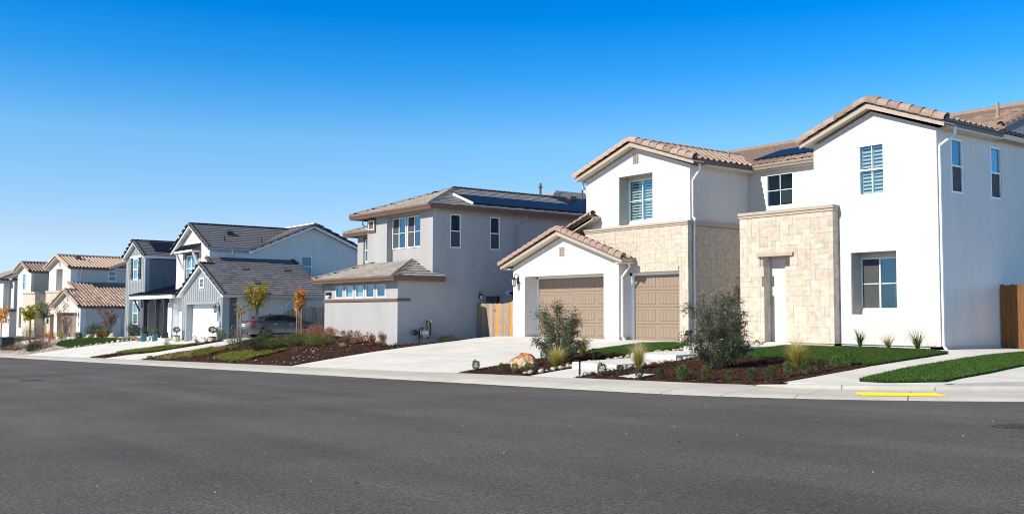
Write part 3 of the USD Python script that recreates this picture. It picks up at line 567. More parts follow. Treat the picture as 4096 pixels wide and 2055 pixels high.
def ashlar(parent, face, plane, a0, a1, z0, z1, holes, rng, mat='travertine', cell=.16, store=None, thick=.035):
    """Irregular squared stones packed on a grid over the rectangle, leaving the holes free."""
    na, nz = max(1, int(round((a1 - a0) / cell))), max(1, int(round((z1 - z0) / cell))); ca, cz = (a1 - a0) / na, (z1 - z0) / nz
    full = np.zeros((na, nz), bool); out = []
    for i in range(na):
        for j in range(nz):
            c = (a0 + (i + .5) * ca, z0 + (j + .5) * cz)
            if any(h[0] < c[0] < h[1] and h[2] < c[1] < h[3] for h in holes): full[i, j] = True
    sizes = [(2, 2), (3, 2), (2, 1), (1, 1), (3, 1), (2, 3), (1, 2), (2, 2), (3, 2)]
    for j in range(nz):
        for i in range(na):
            if full[i, j]: continue
            for w, h in [sizes[k] for k in rng.permutation(len(sizes))] + [(1, 1)]:
                if i + w <= na and j + h <= nz and not full[i:i + w, j:j + h].any(): break
            full[i:i + w, j:j + h] = True; out.append((a0 + i * ca, a0 + (i + w) * ca, z0 + j * cz, z0 + (j + h) * cz))
    for b0, b1, c0, c1 in out:
        for h in holes:                                  # trim to the true edge of an opening
            if b1 > h[0] and b0 < h[1] and c1 > h[2] and c0 < h[3]:
                if b0 < h[0] < b1 and b1 - h[0] < .5 * (b1 - b0): b1 = h[0]
                elif b0 < h[1] < b1 and h[1] - b0 < .5 * (b1 - b0): b0 = h[1]
                elif c0 < h[3] < c1: c0 = h[3]
        t = thick + rng.uniform(-.004, .005); g = .0012; bv = .004
        o = [P(face, plane, a, z, n) for (ia, iz, n) in ((0, 0, 0), (1, 0, 0), (1, 1, 0), (0, 1, 0)) for a, z in [((b0 + g, b1 - g)[ia], (c0 + g, c1 - g)[iz])]]
        q = [P(face, plane, a, z, t - bv) for (ia, iz) in ((0, 0), (1, 0), (1, 1), (0, 1)) for a, z in [((b0 + g, b1 - g)[ia], (c0 + g, c1 - g)[iz])]]
        s = [P(face, plane, a, z, t) for (ia, iz) in ((0, 0), (1, 0), (1, 1), (0, 1)) for a, z in [((b0 + g + bv, b1 - g - bv)[ia], (c0 + g + bv, c1 - g - bv)[iz])]]
        f = [[0, 1, 5, 4], [1, 2, 6, 5], [2, 3, 7, 6], [3, 0, 4, 7], [4, 5, 9, 8], [5, 6, 10, 9], [6, 7, 11, 10], [7, 4, 8, 11], [8, 9, 10, 11]]
        f = [x if face in 'FR' else x[::-1] for x in f]
        v = np.array(o + q + s); store.append((v, np.array(f), np.linalg.norm(v.mean(0) - CAM), parent, mat))
def flush_stones(store, keep=300, name='stone'):
    order = sorted(range(len(store)), key=lambda q: store[q][2]); rest = {}
    for rank, q in enumerate(order):
        v, f, d, par, mat = store[q]; mb = MB().add(v, f)
        if rank < keep: obj(name, mb, mat, par)
        else: rest.setdefault(str(par.GetPath()), [par, MB(), mat])[1].add(v, f)
    for par, mb, mat in rest.values(): obj(name + 's', mb, mat, par, kind='stuff')
def sectional_door(parent, face, plane, a0, a1, z0, z1, cols, rows, mat, groove=None, beads=6, top_only=False, cam_label=None):
    """An overhead garage door of hinged sections, each with raised panels."""
    m = MB(); h = (z1 - z0) / rows
    for i in range(rows): fbox(m, face, plane, a0, a1, z0 + i * h + .006, z0 + (i + 1) * h - .006, -.05, 0)
    fbox(m, face, plane, a0, a1, z0, z1, -.06, -.03)
    D = obj('garage_door', m, mat, parent, label=cam_label); w = (a1 - a0) / cols
    for i in range(rows):
        if top_only and i < rows - 1: continue
        for k in range(cols):
            b0, b1 = a0 + k * w + w * .09, a0 + (k + 1) * w - w * .09; c0, c1 = z0 + i * h + h * .2, z0 + (i + 1) * h - h * .2
            if groove: g = MB(); fbox(g, face, plane, b0 - .018, b1 + .018, c0 - .018, c1 + .018, -.01, .0015); obj('panel_groove', g, groove, D)
            g = MB(); n = beads
            for q in range(n): fbox(g, face, plane, b0 + (b1 - b0) * q / n + .005, b0 + (b1 - b0) * (q + 1) / n - .005, c0, c1, 0, .007)
            obj('door_panel', g, mat, D)
    return D
def lantern(parent, face, plane, a, z, s=1.0, body='black_metal', side=0.0):
    """A scrolled bracket carrying a tapering lantern."""
    m = MB(); B = lambda da, dz, n: P(face, plane, a + da * s, z + dz * s, n * s)
    fbox(m, face, plane, a - .05 * s, a + .05 * s, z - .12 * s, z + .12 * s, 0, .02 * s)
    th = np.linspace(0, math.pi * 1.15, 12); m.tube([B(0, .02, .02)] + [B(0, .12 + .13 * math.sin(t), .10 - .09 * math.cos(t)) for t in th], .011 * s, 5)
    L = obj('lantern', m, body, parent)
    c = np.array(B(0, 0, .19)); g = MB(); g.lathe([(.055 * s, -.20 * s), (.095 * s, .03 * s)], c, 6); obj('lantern_glass', g, 'frosted_lamp', L)
    g = MB(); g.lathe([(.0, .16 * s), (.02 * s, .14 * s), (.03 * s, .09 * s), (.12 * s, .04 * s), (.115 * s, .028 * s), (.0, .03 * s)][::-1], c, 6); g.lathe([(0, -.235 * s), (.03 * s, -.225 * s), (.062 * s, -.205 * s), (.06 * s, -.195 * s), (0, -.195 * s)], c, 6)
    for q in range(6): t = q * math.pi / 3; g.tube([c + [.057 * s * math.cos(t), .057 * s * math.sin(t), -.2 * s], c + [.097 * s * math.cos(t), .097 * s * math.sin(t), .035 * s]], .006 * s, 4)
    obj('lantern_cage', g, body, L); return L
def decor_vent(parent, plane, a0, a1, z0, z1):
    """A terracotta grille of small rings let into the gable."""
    m = MB(); fbox(m, 'F', plane, a0, a1, z0, z1, -.02, .004); V = obj('gable_vent', m, 'vent_terracotta', parent); g = MB(); d = MB(); na = 3; nz = 5
    for i in range(na):
        for j in range(nz):
            a, z = a0 + (a1 - a0) * (i + .5) / na, z0 + (z1 - z0) * (j + .5) / nz; rr = (a1 - a0) / na * .42; th = np.linspace(0, 2 * np.pi, 9)
            g.tube([P('F', plane, a + rr * math.cos(t), z + rr * math.sin(t), .012) for t in th], .014, 4, cap=False)
            fbox(d, 'F', plane, a - rr * .4, a + rr * .4, z - rr * .4, z + rr * .4, .003, .006)
    obj('vent_ring', g, 'stucco_beige', V, kind='stuff'); obj('vent_hole', d, 'dark_plastic', V, kind='stuff')
def solar(parent, O, eu, es, en, cols, rows, w, h, seed=0):
    for i in range(cols):
        for j in range(rows):
            m = MB(); a0, a1, s0, s1 = i * (w + .02), i * (w + .02) + w, j * (h + .02), j * (h + .02) + h
            m.hexa([O + eu * a + es * s + en * n for a in (a0, a1) for s in (s0, s1) for n in (.10, .145)]); S = obj('solar_panel', m, 'solar_cell', parent)
    m = MB()
    for i in range(cols + 1):
        for j in (0, rows * (h + .02) - .25): m.hexa([O + eu * a + es * s + en * n for a in (i * (w + .02) - .03, i * (w + .02) + .01) for s in (j + .05, j + .2) for n in (.0, .098)])
    obj('panel_mount', m, 'dark_plastic', parent)
def roof_pipe(parent, p, h=.4, r=.05, mat='dark_gutter', cap=False):
    m = MB(); p = np.asarray(p, float); m.lathe([(r * 2.4, -.06), (r * 1.6, .05), (r, .10), (r, h), (0, h)], p, 10)
    if cap: m.lathe([(r, h), (r * 1.7, h + .02), (r * 1.7, h + .10), (r * .9, h + .18), (r * .9, h + .26), (0, h + .28)], p, 10)
    return obj('vent_pipe', m, mat, parent)
def rake_board(parent, face, plane, pts, mat, w=.04, h=.16, soffit=None, back=None):
    """Boards along the sloping edge of a gable (pts: its foot, apex and other foot as (a, z) of the top edge), with a soffit back to the wall."""
    for (a0, z0), (a1, z1) in zip(pts[:-1], pts[1:]):
        m = MB(); dn = np.array([0, 0, -h])
        A, B = np.array(P(face, plane, a0, z0, 0)), np.array(P(face, plane, a1, z1, 0)); A2, B2 = np.array(P(face, plane, a0, z0, -w)), np.array(P(face, plane, a1, z1, -w))
        m.hexa([A + dn, A, A2 + dn, A2, B + dn, B, B2 + dn, B2]); obj('rake_board', m, mat, parent)
        if soffit:
            A3, B3 = np.array(P(face, plane, a0, z0, -back)), np.array(P(face, plane, a1, z1, -back)); e = np.array([0, 0, -h * .45])
            m = MB().hexa([A2 + e, A2 + e * .4, A3 + e, A3 + e * .4, B2 + e, B2 + e * .4, B3 + e, B3 + e * .4]); obj('soffit', m, soffit, parent)

# ------------------------------------------------------------------ house 1: white two-storey house with travertine, nearest, at the right
H1 = thing('two_storey_house', 'nearest white stucco house at the right with travertine cladding and clay barrel tile roof', 'house', (-23.5, 28, .2))
T1 = Tiles(300); S1 = []; rg = np.random.default_rng(5)
SW = 'stucco_white'
# garage gable
wall(H1, 'F', 24.60, [(-32.56, .347), (-26.10, .347), (-26.10, 3.12), (-29.33, 4.24), (-32.56, 3.12)], SW, [(-31.76, -26.92, 0, 2.70)], t=.69)
for a, b in ((-32.54, -31.78), (-26.90, -26.12)): m = MB(); fbox(m, 'F', 24.62, a, b, .05, .344, -.66, 0); obj('foundation', m, 'foundation', H1)
m = MB(); fbox(m, 'F', 25.27, -31.80, -31.68, .2, 2.70, -.05, .03); fbox(m, 'F', 25.27, -27.0, -26.88, .2, 2.70, -.05, .03); fbox(m, 'F', 25.27, -31.8, -26.88, 2.62, 2.75, -.05, .03); obj('door_casing', m, 'white_trim', H1)
sectional_door(H1, 'F', 25.30, -31.80, -26.88, .205, 2.69, 4, 4, 'tan_door', 'tan_groove', cam_label='wide tan garage door under the gable')
wall(H1, 'L', -32.56, [(25.29, .1), (33, .1), (33, 3.1), (25.29, 3.1)], SW, t=.3)
decor_vent(H1, 24.60, -29.52, -29.20, 3.46, 3.79)
# stone-clad middle block with the single garage door
hs = [(-26.11, -23.46, 0, 2.70)]
wall(H1, 'F', 25.035, rect(-28.43, -23.08, .2, 4.30), 'grout', hs + [(-28.5, -26.115, 0, 3.1)], t=.3)
St = obj('stone_cladding', MB().box(-23.5, -23.4, 25.1, 25.2, .3, .4), 'grout', H1)
ashlar(St, 'F', 25.035, -28.43, -23.045, .26, 4.30, hs + [(-28.5, -27.3, 0, 3.7), (-27.3, -26.13, 0, 3.2)], rg, store=S1)
ashlar(St, 'R', -23.08, 25.0, 25.20, .26, 4.30, [], rg, store=S1)
wall(H1, 'R', -23.18, rect(25.03, 28.36, .1, 4.30), 'grout', t=.3)
ashlar(St, 'R', -23.18, 25.21, 28.36, .22, 4.28, [], rg, store=S1)
m = MB(); fbox(m, 'F', 25.27, -26.13, -25.98, .2, 2.70, -.05, .10); fbox(m, 'F', 25.27, -23.60, -23.44, .2, 2.70, -.05, .10); fbox(m, 'F', 25.27, -26.13, -23.44, 2.60, 2.72, -.05, .10); obj('door_casing', m, 'white_trim', H1)
sectional_door(H1, 'F', 25.30, -26.05, -23.55, .205, 2.66, 2, 4, 'tan_door', 'tan_groove', cam_label='single tan garage door in the stone wall')
m = MB(); fbox(m, 'F', 25.0, -28.43, -23.02, 4.30, 4.365, -.25, .03); fbox(m, 'F', 25.0, -28.45, -23.0, 4.367, 4.44, -.25, .06); obj('cap_moulding', m, 'beige_trim', H1)
m = MB(); fbox(m, 'R', -23.14, 25.26, 28.36, 4.28, 4.44, 0, .10); obj('cap_moulding', m, 'beige_trim', H1)
# upper left block
wall(H1, 'F', 25.23, [(-28.61, 4.3), (-23.14, 4.3), (-23.14, 6.42), (-25.84, 7.36), (-28.61, 6.42)], SW, [(-26.75, -24.97, 4.506, 6.35)], t=.58)
wall(H1, 'R', -23.14, rect(25.23 + .582, 28.36, 4.3, 6.5), SW, t=.3); wall(H1, 'L', -28.61, rect(25.82, 33, 3, 6.5), SW, t=.3)
window(H1, 'F', 25.23, -26.75, -25.22, 4.66, 6.24, .52, 'slide', 'shutter', muntin=[('h', .5, .53, .96), ('h', .5, .04, .47)])
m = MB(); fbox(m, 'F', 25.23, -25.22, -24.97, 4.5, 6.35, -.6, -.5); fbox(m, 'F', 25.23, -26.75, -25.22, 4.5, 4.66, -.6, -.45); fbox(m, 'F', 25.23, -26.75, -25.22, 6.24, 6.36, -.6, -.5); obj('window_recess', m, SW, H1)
m = MB(); m.box(-26.75, -26.735, 25.26, 25.74, 4.51, 6.335); m.box(-26.735, -24.97, 25.26, 25.74, 6.335, 6.35); obj('recess_lining', m, 'recess_shade', H1)  # added thin sheets coloured as shade; the jamb itself is white stucco
decor_vent(H1, 25.23, -25.98, -25.68, 6.77, 7.14)
# set-back wall with the grid window
wall(H1, 'F', 28.36, rect(-23.14, -18.0, .1, 6.5), SW, [(-22.32, -21.14, 5.03, 6.22)], t=.3)
window(H1, 'F', 28.36, -22.32, -21.14, 5.03, 6.22, .03, 'fixed', 'dark', muntin=[('v', .5, .04, .96), ('h', .5, .04, .96)])
# stone entry
he = [(-20.07, -18.98, 0, 3.03)]
wall(H1, 'F', 25.265, rect(-20.96, -17.44, .2, 4.32), 'grout', he, t=.36)
ashlar(St, 'F', 25.265, -20.96, -17.40, .31, 4.32, he, rg, store=S1)
ashlar(St, 'R', -17.44, 25.235, 25.52, .31, 4.32, [], rg, store=S1)
wall(H1, 'R', -17.44, rect(25.27, 28.36, .2, 4.3), SW, t=.2); wall(H1, 'L', -20.96, rect(25.27, 28.36, .2, 4.3), 'grout', t=.2)
ashlar(St, 'R', -20.075, 25.27, 25.66, .31, 3.03, [], rg, store=S1, thick=.02)
wall(H1, 'F', 25.67, rect(-20.95, -19.44, .24, 4.2), SW, t=.1)
wall(H1, 'F', 25.62, rect(-19.44, -17.65, .24, 4.2), 'grout', t=.1); ashlar(St, 'F', 25.62, -19.43, -18.8, .31, 3.2, [], rg, store=S1)
m = MB(); fbox(m, 'F', 25.2, -20.22, -18.83, 3.035, 3.14, -.3, .05); obj('lintel', m, 'beige_trim', H1)
m = MB(); fbox(m, 'F', 25.23, -20.97, -17.37, 4.32, 4.405, -.35, .03); fbox(m, 'F', 25.23, -20.99, -17.35, 4.407, 4.50, -.35, .06); fbox(m, 'R', -17.40, 25.6, 28.3, 4.32, 4.50, -.1, .06); obj('cap_moulding', m, 'beige_trim', H1)
m = MB(); m.box(-20.9, -17.45, 25.3, 28.3, 4.2, 4.28); obj('entry_roof', m, 'foundation', H1)
m = MB(); m.box(-20.05, -19.0, 25.28, 25.60, .2, .30); obj('door_step', m, 'foundation', H1)
# main right block
wall(H1, 'F', 25.52, [(-18.25, .318), (-14.23, .318), (-14.23, 6.40), (-16.24, 7.18), (-18.25, 6.40)], SW, [(-17.0, -15.52, 1.194, 3.03), (-16.69, -15.83, 4.70, 6.22)], t=.58)
m = MB(); fbox(m, 'F', 25.54, -17.4, -14.25, .0, .315, -.3, 0); obj('foundation', m, 'foundation', H1)
m = MB(); fbox(m, 'F', 25.52, -17.4, -14.24, .300, .318, -.05, .012); obj('weep_screed', m, 'grey_metal', H1)
window(H1, 'F', 25.52, -17.0, -15.72, 1.33, 2.89, .52, 'slide', 'dark', screen=0, muntin=[('h', .5, .04, .47), ('h', .5, .53, .96)])
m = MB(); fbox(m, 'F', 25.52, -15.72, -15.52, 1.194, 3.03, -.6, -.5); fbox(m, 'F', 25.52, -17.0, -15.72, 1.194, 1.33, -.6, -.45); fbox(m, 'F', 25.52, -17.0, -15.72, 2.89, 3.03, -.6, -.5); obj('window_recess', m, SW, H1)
m = MB(); m.box(-17.0, -16.985, 25.55, 26.02, 1.2, 3.015); m.box(-16.985, -15.52, 25.55, 26.02, 3.015, 3.03); obj('recess_lining', m, 'recess_shade', H1)  # same painted shade on the left jamb and head of this recess
window(H1, 'F', 25.52, -16.69, -15.83, 4.70, 6.22, .03, 'hung', 'shutter', muntin=[('v', .5, .53, .97), ('v', .5, .04, .47)])
wall(H1, 'R', -14.23, [(26.10, .318), (37.4, .318), (37.4, 6.44), (32.9, 7.92), (28.4, 6.44), (26.10, 6.44)], SW, [(26.29, 26.92, 4.645, 6.19), (28.52, 29.12, 4.645, 6.19)], t=.3)
m = MB(); fbox(m, 'R', -14.25, 25.54, 37.4, .0, .315, -.3, 0); obj('foundation', m, 'foundation', H1)
for a in (26.29, 28.52): window(H1, 'R', -14.23, a, a + .62, 4.645, 6.19, .03, 'hung', 'blind' if a < 0 else 'dark', screen=1, fr=.045, muntin=())
wall(H1, 'B', 37.4, rect(-32.5, -14.23, .1, 6.4), SW, t=.3); wall(H1, 'L', -18.25, rect(25.6, 28.36, 4.4, 6.5), SW, t=.3)
m = MB(); m.box(-32.3, -28.7, 32.7, 33, .1, 3.2); obj('wall', m, SW, H1)
# roofs
A = np.array
R1a = slope(H1, T1, 'roof', (-22.71, 24.95, 6.53), (0, 1, 0), (-3.09, 0, 1.05), rect(0, 6.6, 0, 3.26), 'barrel', 'clay_tile', seed=1)
slope(H1, T1, 'roof', (-28.89, 24.95, 6.53), (0, 1, 0), (3.09, 0, 1.05), rect(0, 6.6, 0, 3.26), 'barrel', 'clay_tile', seed=2)
R1b = slope(H1, T1, 'roof', (-29.0, 28.06, 6.53), (1, 0, 0), (0, 4.84, 1.61), rect(0, 15.1, 0, 5.1), 'barrel', 'clay_tile', seed=3)
slope(H1, T1, 'roof', (-29.0, 37.75, 6.53), (1, 0, 0), (0, -4.84, 1.61), rect(0, 15.1, 0, 5.1), 'barrel', 'clay_tile', seed=4)
R1c = slope(H1, T1, 'roof', (-13.87, 25.3, 6.53), (0, 1, 0), (-2.33, 0, .91), rect(0, 5.8, 0, 2.50), 'barrel', 'clay_tile', seed=5)
slope(H1, T1, 'roof', (-18.53, 25.3, 6.53), (0, 1, 0), (2.33, 0, .91), rect(0, 5.8, 0, 2.50), 'barrel', 'clay_tile', seed=6)
R1d = slope(H1, T1, 'roof', (-25.62, 24.32, 3.19), (0, 1, 0), (-3.70, 0, 1.28), rect(0, .68, 0, 3.91), 'barrel', 'clay_tile', seed=7)
R1e = slope(H1, T1, 'roof', (-33.0, 24.32, 3.19), (0, 1, 0), (3.70, 0, 1.28), Polygon([(0, 0), (9, 0), (9, 4.6), (1.0, 4.6), (1.0, 5.4), (.50, 5.4), (.50, 3.91), (0, 3.91)]), 'barrel', 'clay_tile', seed=8)
for roof, y, xa, xm, xb, z0, z1 in ((R1a, 24.95, -28.95, -25.80, -22.65, 6.54, 7.60), (R1c, 25.29, -18.58, -16.20, -13.82, 6.53, 7.45), (R1d, 24.32, -33.05, -29.31, -25.57, 3.21, 4.49)):
    for xe in (xa, xb):
        caps(roof, T1, (xe, y, z0), (xm, y, z1), 'clay_tile', r=.155, e=.37, upv=(0, -.35, 1))
    rake_board(H1, 'F', y - .06, [(xa + .02, z0 - .03), (xm, z1 - .07), (xb - .02, z0 - .03)], 'beige_trim', h=.15, soffit='soffit', back=.55)
caps(R1a, T1, (-25.8, 24.90, 7.58), (-25.8, 31.0, 7.58), 'clay_tile', r=.13); caps(R1c, T1, (-16.2, 25.24, 7.43), (-16.2, 30.7, 7.43), 'clay_tile', r=.13)
caps(R1b, T1, (-29.0, 32.9, 8.14), (-13.9, 32.9, 8.14), 'clay_tile', r=.14); caps(R1d, T1, (-29.31, 24.26, 4.47), (-29.31, 24.9, 4.47), 'clay_tile', r=.13)
caps(R1e, T1, (-29.4, 24.86, 4.44), (-27.80, 24.86, 5.0), 'clay_tile', r=.155, e=.37, upv=(0, -.35, 1))
rake_board(H1, 'F', 24.82, [(-29.2, 4.45), (-27.78, 4.94)], 'beige_trim', h=.15, soffit='soffit', back=.4)
caps(R1b, T1, (-13.86, 28.45, 6.70), (-13.86, 32.9, 8.18), 'clay_tile', r=.155, e=.37, upv=(.3, 0, 1)); caps(R1b, T1, (-13.86, 37.4, 6.70), (-13.86, 32.9, 8.18), 'clay_tile', r=.155, e=.37, upv=(.3, 0, 1))
rake_board(H1, 'R', -13.88, [(28.36, 6.62), (32.9, 8.12), (37.4, 6.62)], 'dark_gutter', h=.20, soffit='soffit', back=.4)
gutter(H1, (-22.80, 25.0, 6.57), (-22.80, 28.06, 6.57), (1, 0, 0), 'dark_gutter', h=.17, w=.13); gutter(H1, (-22.68, 28.14, 6.57), (-18.5, 28.14, 6.57), (0, -1, 0), 'taupe_gutter', h=.17, w=.13)
gutter(H1, (-13.96, 25.3, 6.60), (-13.96, 28.62, 6.60), (1, 0, 0), 'dark_gutter', h=.18, w=.13); gutter(H1, (-25.72, 24.30, 3.24), (-25.72, 24.98, 3.24), (1, 0, 0), 'taupe_gutter', h=.17, w=.13)
gutter(H1, (-32.92, 24.3, 3.24), (-32.92, 33.0, 3.24), (-1, 0, 0), 'dark_gutter', h=.17, w=.13)
gutter(H1, (-28.82, 25.0, 6.57), (-28.82, 30, 6.57), (-1, 0, 0), 'dark_gutter', h=.17, w=.13)
for bx in ((-23.14, -22.72, 25.6, 28.4, 6.35, 6.40), (-23.1, -18.3, 28.14, 28.4, 6.352, 6.402), (-14.23, -13.9, 25.7, 28.6, 6.37, 6.42), (-26.1, -25.65, 24.4, 25.0, 3.02, 3.07), (-33.0, -32.56, 24.4, 33, 3.02, 3.07), (-28.85, -28.61, 25.3, 30, 6.35, 6.40)): obj('eaves_soffit', MB().box(*bx), 'soffit', H1)
downspout(H1, 'R', -23.14, 25.33, 6.42, 4.46, reach=.36); downspout(H1, 'R', -23.08, 25.30, 4.45, .22, reach=.06)
downspout(H1, 'R', -14.23, 25.60, 6.44, .2, reach=.33, top_a=25.9); downspout(H1, 'R', -26.10, 24.74, 3.1, .22, reach=.40)
downspout(H1, 'L', -28.61, 25.33, 6.42, 3.6, reach=.3)
es = A([0, 4.84, 1.61]) / np.linalg.norm([4.84, 1.61]); en = np.cross([1, 0, 0], es)
solar(H1, A([-23.30, 28.92, 6.82]), A([1., 0, 0]), es, en, 4, 1, 1.05, 1.72)
roof_pipe(H1, (-14.95, 30.5, 7.36), .55, .05, 'taupe_gutter'); roof_pipe(H1, (-23.9, 28.2, 6.92), .35, .04, 'taupe_gutter')
lantern(H1, 'F', 24.60, -32.20, 2.56, 1.15)
flush_stones(S1); T1.flush()

# ------------------------------------------------------------------ house 2: grey stucco, hipped flat-tile roofs, brown gutters
H2 = thing('two_storey_house', 'grey stucco house in the middle with brown gutters and a row of five small windows', 'house', (-39, 26, -.2))
T2 = Tiles(300); SG = 'stucco_grey'
wall(H2, 'F', 21.0, rect(-42.95, -35.98, -.16, 2.62), SG, [(a, b, 1.87, 2.44) for a, b in ((-41.81, -41.03), (-40.82, -40.03), (-39.83, -39.03), (-38.83, -38.05), (-37.82, -37.05))], t=.3)
m = MB(); fbox(m, 'F', 21.02, -42.93, -36.0, -1.0, -.165, -.3, 0); obj('foundation', m, 'foundation', H2)
for a, b in ((-41.81, -41.03), (-40.82, -40.03), (-39.83, -39.03), (-38.83, -38.05), (-37.82, -37.05)): window(H2, 'F', 21.0, a, b, 1.87, 2.44, .03, 'fixed', 'blind' if a in (-40.82, -39.83) else 'dark', fr=.045)
m = MB(); fbox(m, 'F', 21.0, -43.0, -35.92, 1.70, 1.81, -.02, .06); obj('band', m, 'brown_trim', H2)
m = MB(); fbox(m, 'R', -35.98, 21.005, 21.60, 1.70, 1.81, -.02, .06); obj('band', m, 'brown_trim', H2)
m = MB(); fbox(m, 'F', 21.0, -42.62, -42.22, 2.02, 2.17, 0, .14); L_ = obj('wall_light', m, 'black_metal', H2); m = MB(); fbox(m, 'F', 21.0, -42.58, -42.26, 1.94, 2.018, .01, .12); obj('lamp_glass', m, 'frosted_lamp', L_)
wall(H2, 'L', -42.95, rect(21.3, 25.4, -.3, 2.62), SG, t=.3)
wall(H2, 'R', -35.98, [(21.30, -.16), (36, -.16), (36, 5.80), (23.052, 5.80), (23.052, 2.9), (21.30, 2.62)], SG, [(23.66, 24.24, 4.10, 5.60), (25.84, 26.41, 4.10, 5.60), (25.62, 26.39, -.2, 1.98)], t=.3)
m = MB(); fbox(m, 'R', -36.0, 21.02, 36, -1.0, -.165, -.3, 0); obj('foundation', m, 'foundation', H2)
for a, b in ((23.66, 24.24), (25.84, 26.41)): window(H2, 'R', -35.98, a, b, 4.10, 5.60, .03, 'hung', 'dark', screen=1, fr=.045)
m = MB(); fbox(m, 'R', -35.98, 25.64, 26.37, -.2, 1.96, -.2, -.10); D_ = obj('back_door', m, 'slate_siding', H2); m = MB(); fbox(m, 'R', -35.98, 25.55, 25.62, -.2, 2.05, -.1, .03); fbox(m, 'R', -35.98, 26.39, 26.46, -.2, 2.05, -.1, .03); fbox(m, 'R', -35.98, 25.62, 26.39, 1.98, 2.05, -.1, .03); obj('door_casing', m, 'stucco_grey', D_)
lantern(H2, 'R', -35.98, 25.26, 1.96, .85)
m = MB(); m.tube([(-35.98, 26.9, 2.12), (-35.80, 26.9, 2.12)], .12, 14); V_ = obj('flue_outlet', m, 'white_trim', H2); m = MB(); m.tube([(-35.82, 26.9, 2.12), (-35.62, 26.9, 2.10)], .075, 12); obj('flue_cap', m, 'dark_plastic', V_)
wall(H2, 'F', 22.75, rect(-41.94, -35.98, 2.6, 5.80), SG, [(-40.04, -37.04, 3.0, 5.70)], t=.3)
wall(H2, 'F', 23.05, rect(-41.8, -36.3, 2.6, 5.80), SG, [(-40.0, -38.77, 4.18, 5.64), (-38.62, -37.40, 4.18, 5.64)], t=.3)
for a, b in ((-40.0, -38.77), (-38.62, -37.40)): window(H2, 'F', 23.05, a, b, 4.18, 5.64, .0, 'slide', 'dark', screen=0, muntin=[('h', .5, .53, .96), ('h', .5, .04, .47)])
m = MB(); fbox(m, 'F', 22.75, -41.87, -41.10, 5.06, 5.74, -.02, .05); Q_ = obj('window_surround', m, 'brown_trim', H2)
window(H2, 'F', 22.75, -41.74, -41.18, 5.18, 5.64, -.06, 'fixed', 'dark', fr=.05)
wall(H2, 'L', -41.94, rect(23.05, 33, 2.6, 5.80), SG, t=.3); wall(H2, 'B', 36.0, rect(-48, -36, -.3, 5.8), SG, t=.3)
# further wing to the left
wall(H2, 'F', 25.40, rect(-47.95, -42.0, -.3, 5.5), SG, [(-47.1, -46.35, 3.95, 5.2)], t=.3)
m = MB(); fbox(m, 'F', 25.40, -47.2, -47.1, 3.7, 5.3, -.05, .05); fbox(m, 'F', 25.40, -46.35, -46.25, 3.7, 5.3, -.05, .05); fbox(m, 'F', 25.40, -47.1, -46.35, 5.2, 5.3, -.05, .05); fbox(m, 'F', 25.40, -47.95, -44.0, 3.68, 3.82, -.05, .06); obj('window_surround', m, 'brown_trim', H2)
window(H2, 'F', 25.40, -47.1, -46.35, 3.95, 5.2, .02, 'hung', 'shutter', muntin=[('v', .5, .04, .96)]); wall(H2, 'L', -47.95, rect(25.7, 36, -.3, 5.5), SG, t=.3)
# roofs
kk = .36; FT = dict(style='flat', mat='taupe_tile', w=.33, e=.34)
def hipslope(house, T, name, O, eu, es, poly, seed=0, deck_mat='brown_trim', **k): return slope(house, T, name, O, eu, es, poly, seed=seed, deck_mat=deck_mat, **k)
L1 = math.hypot(1, kk)
Ra = hipslope(H2, T2, 'roof', (-43.42, 20.55, 2.76), (1, 0, 0), (0, 1, kk), Polygon([(0, 0), (7.89, 0), (5.69, 2.2 * L1), (2.2, 2.2 * L1)]), seed=1, **FT)
Rb = hipslope(H2, T2, 'roof', (-35.53, 20.55, 2.76), (0, 1, 0), (-1, 0, kk), Polygon([(0, 0), (2.55, 0), (2.55, .44 * L1), (2.2, .44 * L1), (2.2, 2.2 * L1)]), seed=2, **FT)
Rb2 = hipslope(H2, T2, 'roof', (-43.42, 20.55, 2.76), (0, 1, 0), (1, 0, kk), Polygon([(0, 0), (4.8, 0), (4.8, 1.4), (2.2, 2.2 * L1)]), seed=3, **FT)
kk = .353; L1 = math.hypot(1, kk)
Rc = hipslope(H2, T2, 'roof', (-42.92, 22.3, 5.94), (1, 0, 0), (0, 1, kk), Polygon([(0, 0), (7.44, 0), (3.72, 3.72 * L1)]), seed=4, **FT)
Rd = hipslope(H2, T2, 'roof', (-35.48, 22.3, 5.94), (0, 1, 0), (-1, 0, kk), Polygon([(0, 0), (14, 0), (14, 5.4 * L1), (11.3, 5.3 * L1), (10.0, 3.9 * L1), (9.9, 3.72 * L1), (3.72, 3.72 * L1)]), seed=5, **FT)
Re = hipslope(H2, T2, 'roof', (-42.92, 22.3, 5.94), (0, 1, 0), (1, 0, kk), Polygon([(0, 0), (14, 0), (14, 3.72 * L1), (3.72, 3.72 * L1)]), seed=6, **FT)
Rf = hipslope(H2, T2, 'roof', (-48.75, 24.95, 5.58), (1, 0, 0), (0, 1, kk), Polygon([(0, 0), (7, 0), (7, 3.6), (3.4, 3.6)]), seed=7, **FT)
hipslope(H2, T2, 'roof', (-44.0, 32.2, 7.22), (1, 0, 0), (0, 1, kk), Polygon([(0, 0), (4.85, 0), (3.45, 1.55), (0, 1.55)]), seed=8, **FT)
CF = dict(mat='taupe_ridge', style='flat', e=.30, r=.15)
caps(Ra, T2, (-35.53, 20.55, 2.80), (-37.73, 22.75, 3.58), **CF); caps(Ra, T2, (-43.42, 20.55, 2.80), (-41.22, 22.75, 3.58), **CF)
